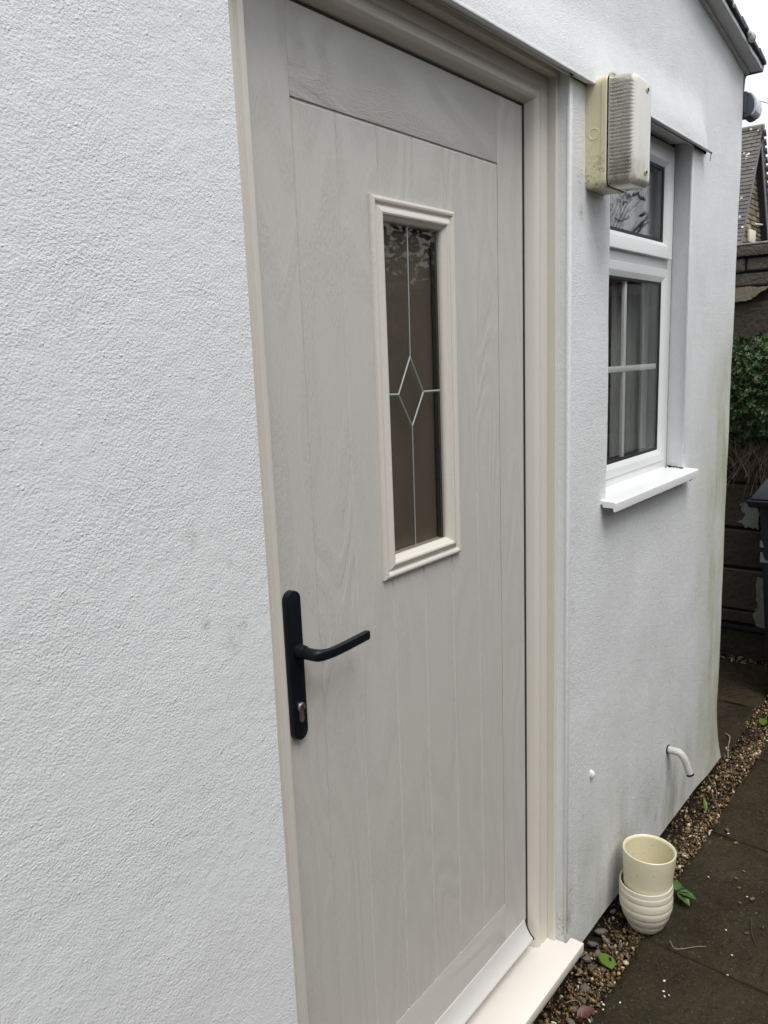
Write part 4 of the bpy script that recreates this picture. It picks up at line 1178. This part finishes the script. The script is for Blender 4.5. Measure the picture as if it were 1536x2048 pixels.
# coping stones
y = -2.1
while y < 3.1:
    l = r_.uniform(.5, .62); box('coping_stone', GXW - .028, GXW + .32, y, min(y + l - .006, 3.1), 2.046, 2.094 + r_.uniform(0, .003), M['upper'], gw, bev=.005); y += l
y = -2.1
while y < 3.1:
    l = r_.uniform(.4, .6); box('coping_top', GXW - .030, GXW + .32, y, min(y + l - .003, 3.1), 2.0965, 2.106, M['coping'], gw, bev=.003); y += l
def patch(name, pts, x0, x1, m):
    prism(name, pts, x0, x1, 'x', m, gw, bev=.0)
def ragged(pts, amp, seed, k=5):
    rr = random.Random(seed); out = []
    for i in range(len(pts)):
        a = pts[i]; b = pts[(i + 1) % len(pts)]
        for j in range(k):
            t_ = j / k; out.append((a[0] + (b[0] - a[0]) * t_ + rr.uniform(-amp, amp), a[1] + (b[1] - a[1]) * t_ + rr.uniform(-amp, amp)))
    return out
patch('render_patch', ragged([(.36, 1.905), (.19, 1.900), (.165, 1.895), (.215, 1.872), (.255, 1.838), (.36, 1.832)], .004, 1), GXW - .022, GXW + .01, M['patch2'])
patch('render_patch', ragged([(.262, .840), (.172, .842), (.168, .715), (.215, .712), (.262, .735), (.225, .775), (.245, .80)], .007, 2, 7), GXW - .016, GXW + .01, M['patch'])
patch('render_patch', ragged([(.160, .46), (.10, .46), (.10, .19), (.150, .205), (.166, .255), (.150, .30)], .006, 3, 7), GXW - .023, GXW + .01, M['patch'])
# upper garden soil behind the wall
o = box('garden_soil', GXW + .31, GXW + 3.0, -2.2, 3.2, -.04, 1.75, M['soil']); o['kind'] = 'structure'

# ------------------------------------------------------------------ SHRUB IN THE WALL
shrub = thing('shrub', 'leafy green shrub with hanging dry roots growing out of the garden wall', 'shrub', (4.2, .2, 1.2))
n = 5200
rr = np.random.default_rng(31)
P_ = rr.normal(size=(n, 3)); P_ /= np.linalg.norm(P_, axis=1)[:, None]; P_ *= (rr.random(n) ** .28)[:, None]
P_ = P_ * np.array([.17, .40, .24]) + np.array([4.16, .12, 1.42])
keep = np.array([mn.noise(Vector(p) * 9.0) > -.22 for p in P_]); P_ = P_[keep]; n = len(P_)
R = rand_rots(n)
out = P_ - np.array([4.25, .12, 1.35]); 
s_ = rr.uniform(.007, .017, n)
leafv = [(0, 0, 0), (.40, -.20, .05), (.95, -.24, .03), (1.2, 0, -.06), (.95, .24, .03), (.40, .20, .05), (.6, 0, -.03)]
leaff = [(0, 1, 6), (1, 2, 6), (2, 3, 6), (3, 4, 6), (4, 5, 6), (5, 0, 6)]
o = scatter('foliage', leafv, leaff, R * (s_ * 1.6)[:, None, None], P_, M['leaf'], shrub); o['kind'] = 'stuff'
# sprigs: whorls of leaves near the outside
ns = 620
c_ = rr.normal(size=(ns, 3)); c_ /= np.linalg.norm(c_, axis=1)[:, None]; c_[:, 0] = -np.abs(c_[:, 0])
c_ = c_ * np.array([.19, .42, .25]) + np.array([4.15, .12, 1.42])
mats = []; locs = []
for i in range(ns):
    ax = Vector((-.6 + rr.normal() * .5, rr.normal() * .7, .6 + rr.normal() * .5)).normalized()
    for k in range(6):
        a = k * math.pi / 3 + rr.random() * .4
        q = ax.to_track_quat('Z', 'Y').to_matrix() @ Matrix.Rotation(a, 3, 'Z') @ Matrix.Rotation(-.75 + rr.random() * .5, 3, 'Y')
        mats.append(np.array(q) * (rr.uniform(.012, .019) if i % 3 else .027)); locs.append(c_[i])
o = scatter('leaf_sprigs', leafv, leaff, np.array(mats), np.array(locs), M['leaf'], shrub); o['kind'] = 'stuff'
V = []; F = []
rr2 = random.Random(5)
for i in range(340):
    y0 = rr2.uniform(-.10, .42); z0 = rr2.uniform(1.16, 1.27); x0 = 4.20 - rr2.random() * .07
    L = rr2.uniform(.06, .26) * (1.25 if .10 < y0 < .24 else .8)
    pts = [Vector((x0, y0, z0))]
    dx, dy = rr2.uniform(-.01, .004), rr2.uniform(-.02, .02)
    for k in range(5):
        dx += rr2.uniform(-.008, .006); dy += rr2.uniform(-.016, .016)
        pts.append(pts[-1] + Vector((dx * .4, dy, -L / 5)))
    v, f = tube_data(pts, rr2.uniform(.0010, .0024), 4, cap=False); k0 = len(V); V += v; F += [[a + k0 for a in q] for q in f]
o = obj('dry_roots', V, F, M['straw'], shrub, angle=180, fix=False); o['kind'] = 'stuff'
for k in range(7):
    y0 = -.05 + .06 * k
    tube('branch', smooth_path([(4.24, y0, 1.20), (4.19, y0 + .02, 1.30), (4.12, y0 + rr2.uniform(-.1, .1), 1.44), (4.05, y0 + rr2.uniform(-.15, .15), 1.56)], 4), .004, M['bark'], shrub, seg=6)
# little ferns and litter at the foot of the far wall
n = 260
lc = np.stack([GXW - np.abs(rng.normal(0, .03, n)) - .02, rng.uniform(-.4, .6, n), rng.uniform(.004, .018, n)], 1)
o = scatter('leaf_litter', leafv, leaff, rand_rots(n) * rng.uniform(.012, .026, n)[:, None, None], lc, M['straw']); o['kind'] = 'stuff'

# ------------------------------------------------------------------ WHEELIE BIN
wbn = thing('wheelie_bin', 'black plastic wheelie bin with a moulded lid at the right edge', 'bin', (3.97, -.20, 0))
def taper(name, b, t_, z0, z1, m, parent, bev=.01):
    bm = bmesh.new()
    vs = [bm.verts.new((x_, y_, z0)) for x_, y_ in ((b[0], b[2]), (b[1], b[2]), (b[1], b[3]), (b[0], b[3]))] + [bm.verts.new((x_, y_, z1)) for x_, y_ in ((t_[0], t_[2]), (t_[1], t_[2]), (t_[1], t_[3]), (t_[0], t_[3]))]
    for f in ((0, 1, 2, 3), (4, 5, 6, 7), (0, 1, 5, 4), (1, 2, 6, 5), (2, 3, 7, 6), (3, 0, 4, 7)): bm.faces.new([vs[i] for i in f])
    bmesh.ops.recalc_face_normals(bm, faces=bm.faces)
    bmesh.ops.bevel(bm, geom=list(bm.edges), offset=bev, segments=3, affect='EDGES', profile=.5)
    return bmobj(name, bm, m, parent)
taper('body', (3.815, 4.13, -.36, -.004), (3.725, 4.15, -.415, .052), .012, .930, M['bin'], wbn, .018)
taper('rim', (3.700, 4.175, -.445, .088), (3.690, 4.185, -.455, .098), .918, .952, M['bin'], wbn, .006)
lid = taper('lid', (3.700, 4.180, -.450, .090), (3.775, 4.150, -.410, .040), .953, 1.045, M['bin'], wbn, .014)
box('lid_panel', 3.80, 4.10, -.30, .005, 1.040, 1.056, M['bin'], wbn, bev=.005)
prism('lid_handle', [(-.02, .958), (-.28, .958), (-.26, 1.010), (-.04, 1.010)], 3.705, 3.735, 'x', M['bin'], wbn, bev=.006)
for yy in (-.33, -.03):
    V, F = tube_data([(4.165, yy - .02, .09), (4.165, yy + .02, .09)], .075, 24); wh = obj('wheel', V, F, M['rubber'], wbn)
box('sticker', 3.7445, 3.7475, -.001, .043, .735, .765, M['sticker'], wbn).rotation_euler = (0, 0, 0)
box('sticker', 3.7500, 3.7555, .004, .040, .665, .710, M['sticker'], wbn)

# ------------------------------------------------------------------ SENSOR ON THE SIDE WALL
sn = thing('security_light', 'small slate grey sensor box with a pale curved face under the eave', 'sensor', (3.05, .0, 2.41))
bm = bmesh.new()
box_bm(bm, 3.016, 3.104, -.010, .085, 2.386, 2.455, .004)
bmobj('housing', bm, M['sensor'], sn)
prof_ = [(-.010, 2.4545), (-.020, 2.4500), (-.0300, 2.440), (-.038, 2.425), (-.040, 2.405), (-.036, 2.390), (-.026, 2.376), (-.014, 2.372), (-.004, 2.374), (-.004, 2.4545)]
prism('shell', [(y + .006, z) for y, z in prof_], 3.020, 3.100, 'x', M['sensor'], sn, bev=.002)
prism('lens', [(-.016, 2.4525), (-.0265, 2.4440), (-.0360, 2.4280), (-.0400, 2.4080), (-.0375, 2.3900), (-.030, 2.380), (-.022, 2.377)], 3.024, 3.097, 'x', M['sensor_face'], sn, bev=.0015)
cb = tube('overhead_cable', [(8.0 + i * .5, 1.3 - .18 * i + .9, 4.15 + .02 * (i - 5) ** 2 * .12) for i in range(12)], .004, M['bargeboard'], seg=5)
tag(cb, 'faint thin overhead cable crossing the white sky', 'cable')

# ------------------------------------------------------------------ NEIGHBOUR HOUSE GABLE
AP = Vector((20.20, 4.19, 6.40)); NL = Vector((18.83, 4.19, 3.795)); sl = (NL - AP); SLW = sl.length; su = sl.normalized()
nb = thing('neighbour_house', 'distant stone house with a steep brown tiled gable roof beyond the garden wall', 'house', (20.2, 5, 0))
full = 1.75                      # carry the slope further down than the part seen
def gx_(s): return s
GY = 4.34
prism('gable_wall', [(AP.x + (p[0] - AP.x) * .97, p[1] - .16) for p in ((AP.x, AP.z), (AP.x - 1.37 * full, AP.z - 2.605 * full), (AP.x - 1.37 * full, .2), (AP.x + 1.37 * full, .2), (AP.x + 1.37 * full, AP.z - 2.605 * full))], GY + .03, 9.5, 'y', M['mortar'], nb)
# individual stones on the visible part of the gable
r_ = random.Random(8); z = 3.45
while z < AP.z - .30:
    h = r_.uniform(.085, .15); half = (AP.z - .14 - (z + h)) / 2.605 * 1.37 * .97
    x_ = AP.x - half
    while x_ < AP.x + half - .03:
        l = min(r_.uniform(.12, .34), AP.x + half - x_)
        bm = bmesh.new(); box_bm(bm, x_ + .006, x_ + l - .006, GY - r_.uniform(0, .02), GY + .06, z + .006, z + h - .006, .012, 1)
        bmobj('stone', bm, M['stone'], nb); x_ += l
    z += h
# roof slopes
def slope(sign):
    d = Vector((-su.x * -1, 0, su.z)) if False else Vector((su.x * sign, 0, su.z)).normalized()
    nrm = Vector((-d.z * sign, 0, d.x * sign)).normalized()
    if nrm.z < 0: nrm = -nrm
    return d, nrm
for sign in (1, -1):
    d, nrm = slope(sign)
    a = AP - nrm * .035; b = AP + d * SLW * full - nrm * .035; t1 = nrm * -.05
    V = [a, b, b + t1, a + t1]; V = [v + Vector((0, dy, 0)) for dy in (.0, 5.2) for v in V]
    obj('roof_deck', V, [[0, 1, 2, 3], [4, 5, 6, 7], [0, 1, 5, 4], [1, 2, 6, 5], [2, 3, 7, 6], [3, 0, 4, 7]], M['soffit'], nb)
    # bargeboard hanging below the verge
    a = AP - nrm * .03; b = AP + d * SLW * full - nrm * .03; t1 = nrm * -.15
    V = [a, b, b + t1, a + t1]; V = [v + Vector((0, dy, 0)) for dy in (-.012, .012) for v in V]
    obj('bargeboard', V, [[0, 1, 2, 3], [4, 5, 6, 7], [0, 1, 5, 4], [1, 2, 6, 5], [2, 3, 7, 6], [3, 0, 4, 7]], M['bargeboard'], nb)
# tiles
gauge, tw = .098, .17
d1, n1 = slope(1)
tl = [(0, 0), (1, 0), (1, 1), (0, 1)]
tbm = bmesh.new(); box_bm(tbm, -.5, .5, -.5, .5, -.5, .5)
TV = [tuple(v.co) for v in tbm.verts]; TF = [[v.index for v in f.verts] for f in tbm.faces]; tbm.free()
def tile_mat(d, nrm):
    dd = (d * 1.0 - nrm * -.16).normalized()       # tilted so the lower edge stands proud
    nn = dd.cross(Vector((0, 1, 0))); nn = nn if nn.z > 0 else -nn
    return dd, nn
tile_me = None; rest = {1: [], -1: []}
for sign in (1, -1):
    d, nrm = slope(sign); dd, nn = tile_mat(d, nrm)
    Rm = Matrix((dd * .15, Vector((0, tw - .006, 0)), nn * .018)).transposed()
    rows_ = int(SLW * full / gauge)
    for r in range(rows_):
        for c in range(30):
            half = (c == 0 and r % 2)
            y_ = 4.15 + ((c + .5) if not r % 2 else (c if c else .25)) * tw
            ctr = AP + d * (gauge * (r + .6)) + nrm * .012; ctr = Vector((ctr.x, y_ + random.uniform(-.004, .004), ctr.z + random.uniform(-.003, .003)))
            if sign == 1 and c < 7 and r < 33:
                if tile_me is None:
                    t_ = obj('roof_tile', [Rm @ Vector(v) for v in TV], TF, M['tile'], nb, smooth=False); tile_me = t_.data
                else:
                    t_ = bpy.data.objects.new('roof_tile', tile_me); COL.objects.link(t_); t_.parent = nb
                t_.location = ctr - world_loc(nb)
                if half: t_.scale = (1, .5, 1)
            else:
                rest[sign].append((np.array(Rm), np.array(ctr)))
for sign in (1, -1):
    o = scatter('roof_tiles', TV, TF, np.array([a for a, b in rest[sign]]), np.array([b for a, b in rest[sign]]), M['tile'], nb); o['kind'] = 'stuff'
y = 4.14
while y < 9.3:
    V, F = tube_data([(AP.x, y, AP.z - .03), (AP.x, y + .29, AP.z - .03)], .085, 10); obj('ridge_tile', V, F, M['tile'], nb); y += .30
# alarm box and a stub of pipe on the gable
box('alarm_box', 19.94, 20.48, GY - .07, GY - .02, 3.94, 4.22, M['box'], nb, bev=.01)
tube('gable_pipe', [(20.37, GY - .06, 4.36), (21.22, GY - .06, 4.43)], .022, M['box'], nb, seg=8)

# ------------------------------------------------------------------ OPPOSITE SIDE OF THE PASSAGE (seen only as reflections)
fence = thing('board_fence', 'weathered brown close boarded fence across the passage, reflected in the glass', 'fence', (3, -2.35, 0))
r_ = random.Random(12)
x = -2.5; bme = None
while x < 10.5:
    if bme is None:
        bo = box('fence_board', -.070, .070, -.011, .011, 0, 1.66, M['fence'], fence, bev=.002); bme = bo.data
    else:
        bo = bpy.data.objects.new('fence_board', bme); COL.objects.link(bo); bo.parent = fence
    bo.location = Vector((x, -2.35 + r_.uniform(-.004, .004), r_.uniform(-.04, .02))) - Vector(fence.location)
    x += .148
for z_ in (.35, .95, 1.5): box('fence_rail', -2.6, 10.6, -2.42, -2.37, z_, z_ + .07, M['fence'], fence)
def foliage_mass(cx_, cy_, cz_, rx, ry, rz, n, seed, thr=-.1, smin=.03, smax=.07):
    rr = np.random.default_rng(seed)
    P_ = rr.uniform(-1, 1, size=(n, 3)) * np.array([rx, ry, rz])
    r2_ = np.abs(P_[:, 2] / rz)
    keep = rr.random(n) < (1 - np.clip((P_[:, 2] / rz), 0, 1) ** 1.5 * .85)
    P_ = P_[keep] + np.array([cx_, cy_, cz_])
    k2 = np.array([mn.noise(Vector(p) * 1.9) > thr + .35 * max(0, (p[2] - cz_) / rz) for p in P_]); P_ = P_[k2]
    return P_, rand_rots(len(P_)) * rr.uniform(smin, smax, len(P_))[:, None, None]
hedge = thing('hedge', 'tall dark leafy hedge growing behind the fence across the passage', 'hedge', (3.5, -2.9, 0))
P_, Mx = foliage_mass(1.6, -2.95, 2.0, 5.2, .45, .85, 26000, 3, thr=-.30)
o = scatter('foliage', leafv, leaff, Mx * 1.5, P_, M['hedge'], hedge); o['kind'] = 'stuff'
box('hedge_core', -2.6, 6.6, -3.15, -2.9, -.04, 2.2, M['soil'], hedge)
# overhanging tree with bare twigs and leaves against the sky
tree = thing('overhanging_tree', 'thin branching tree reaching over the fence, reflected in the window', 'tree', (8.4, -3.0, 0))
V = []; F = []; rr2 = random.Random(17); tips = []
def grow(p, d, L, r, lev):
    global V, F
    pts = [p]; dd = d.copy()
    for k in range(4):
        dd = (dd + Vector((rr2.uniform(-.25, .25), rr2.uniform(-.25, .25), rr2.uniform(-.12, .2)))).normalized(); pts.append(pts[-1] + dd * L / 4)
    v, f = tube_data(pts, [r * (1 - .12 * k) for k in range(5)], 6, cap=False); k0 = len(V); V += v; F += [[a + k0 for a in q] for q in f]
    tips.extend(pts[2:] if lev >= 2 else [])
    if lev < 4:
        for k in range(3): grow(pts[2 + (k % 3)], (dd + Vector((rr2.uniform(-.9, .9), rr2.uniform(-.7, .7), rr2.uniform(-.3, .7)))).normalized(), L * .66, r * .55, lev + 1)
for (tx, ty) in ((7.1, -2.9), (4.4, -3.3)):
    grow(Vector((tx, ty, -.04)), Vector((.12, .05, 1)), 2.1, .05, 0)
obj('trunk_and_limbs', V, F, M['bark'], tree, angle=180, fix=False)
tp_ = np.array([tuple(t) for t in tips]); idx_ = np.random.default_rng(2).integers(0, len(tp_), 1100)
tp2 = tp_[idx_] + np.random.default_rng(3).normal(0, .07, (1100, 3))
o = scatter('crown', leafv, leaff, rand_rots(1100) * np.random.default_rng(4).uniform(.04, .09, 1100)[:, None, None], tp2, M['hedge'], tree); o['kind'] = 'stuff'
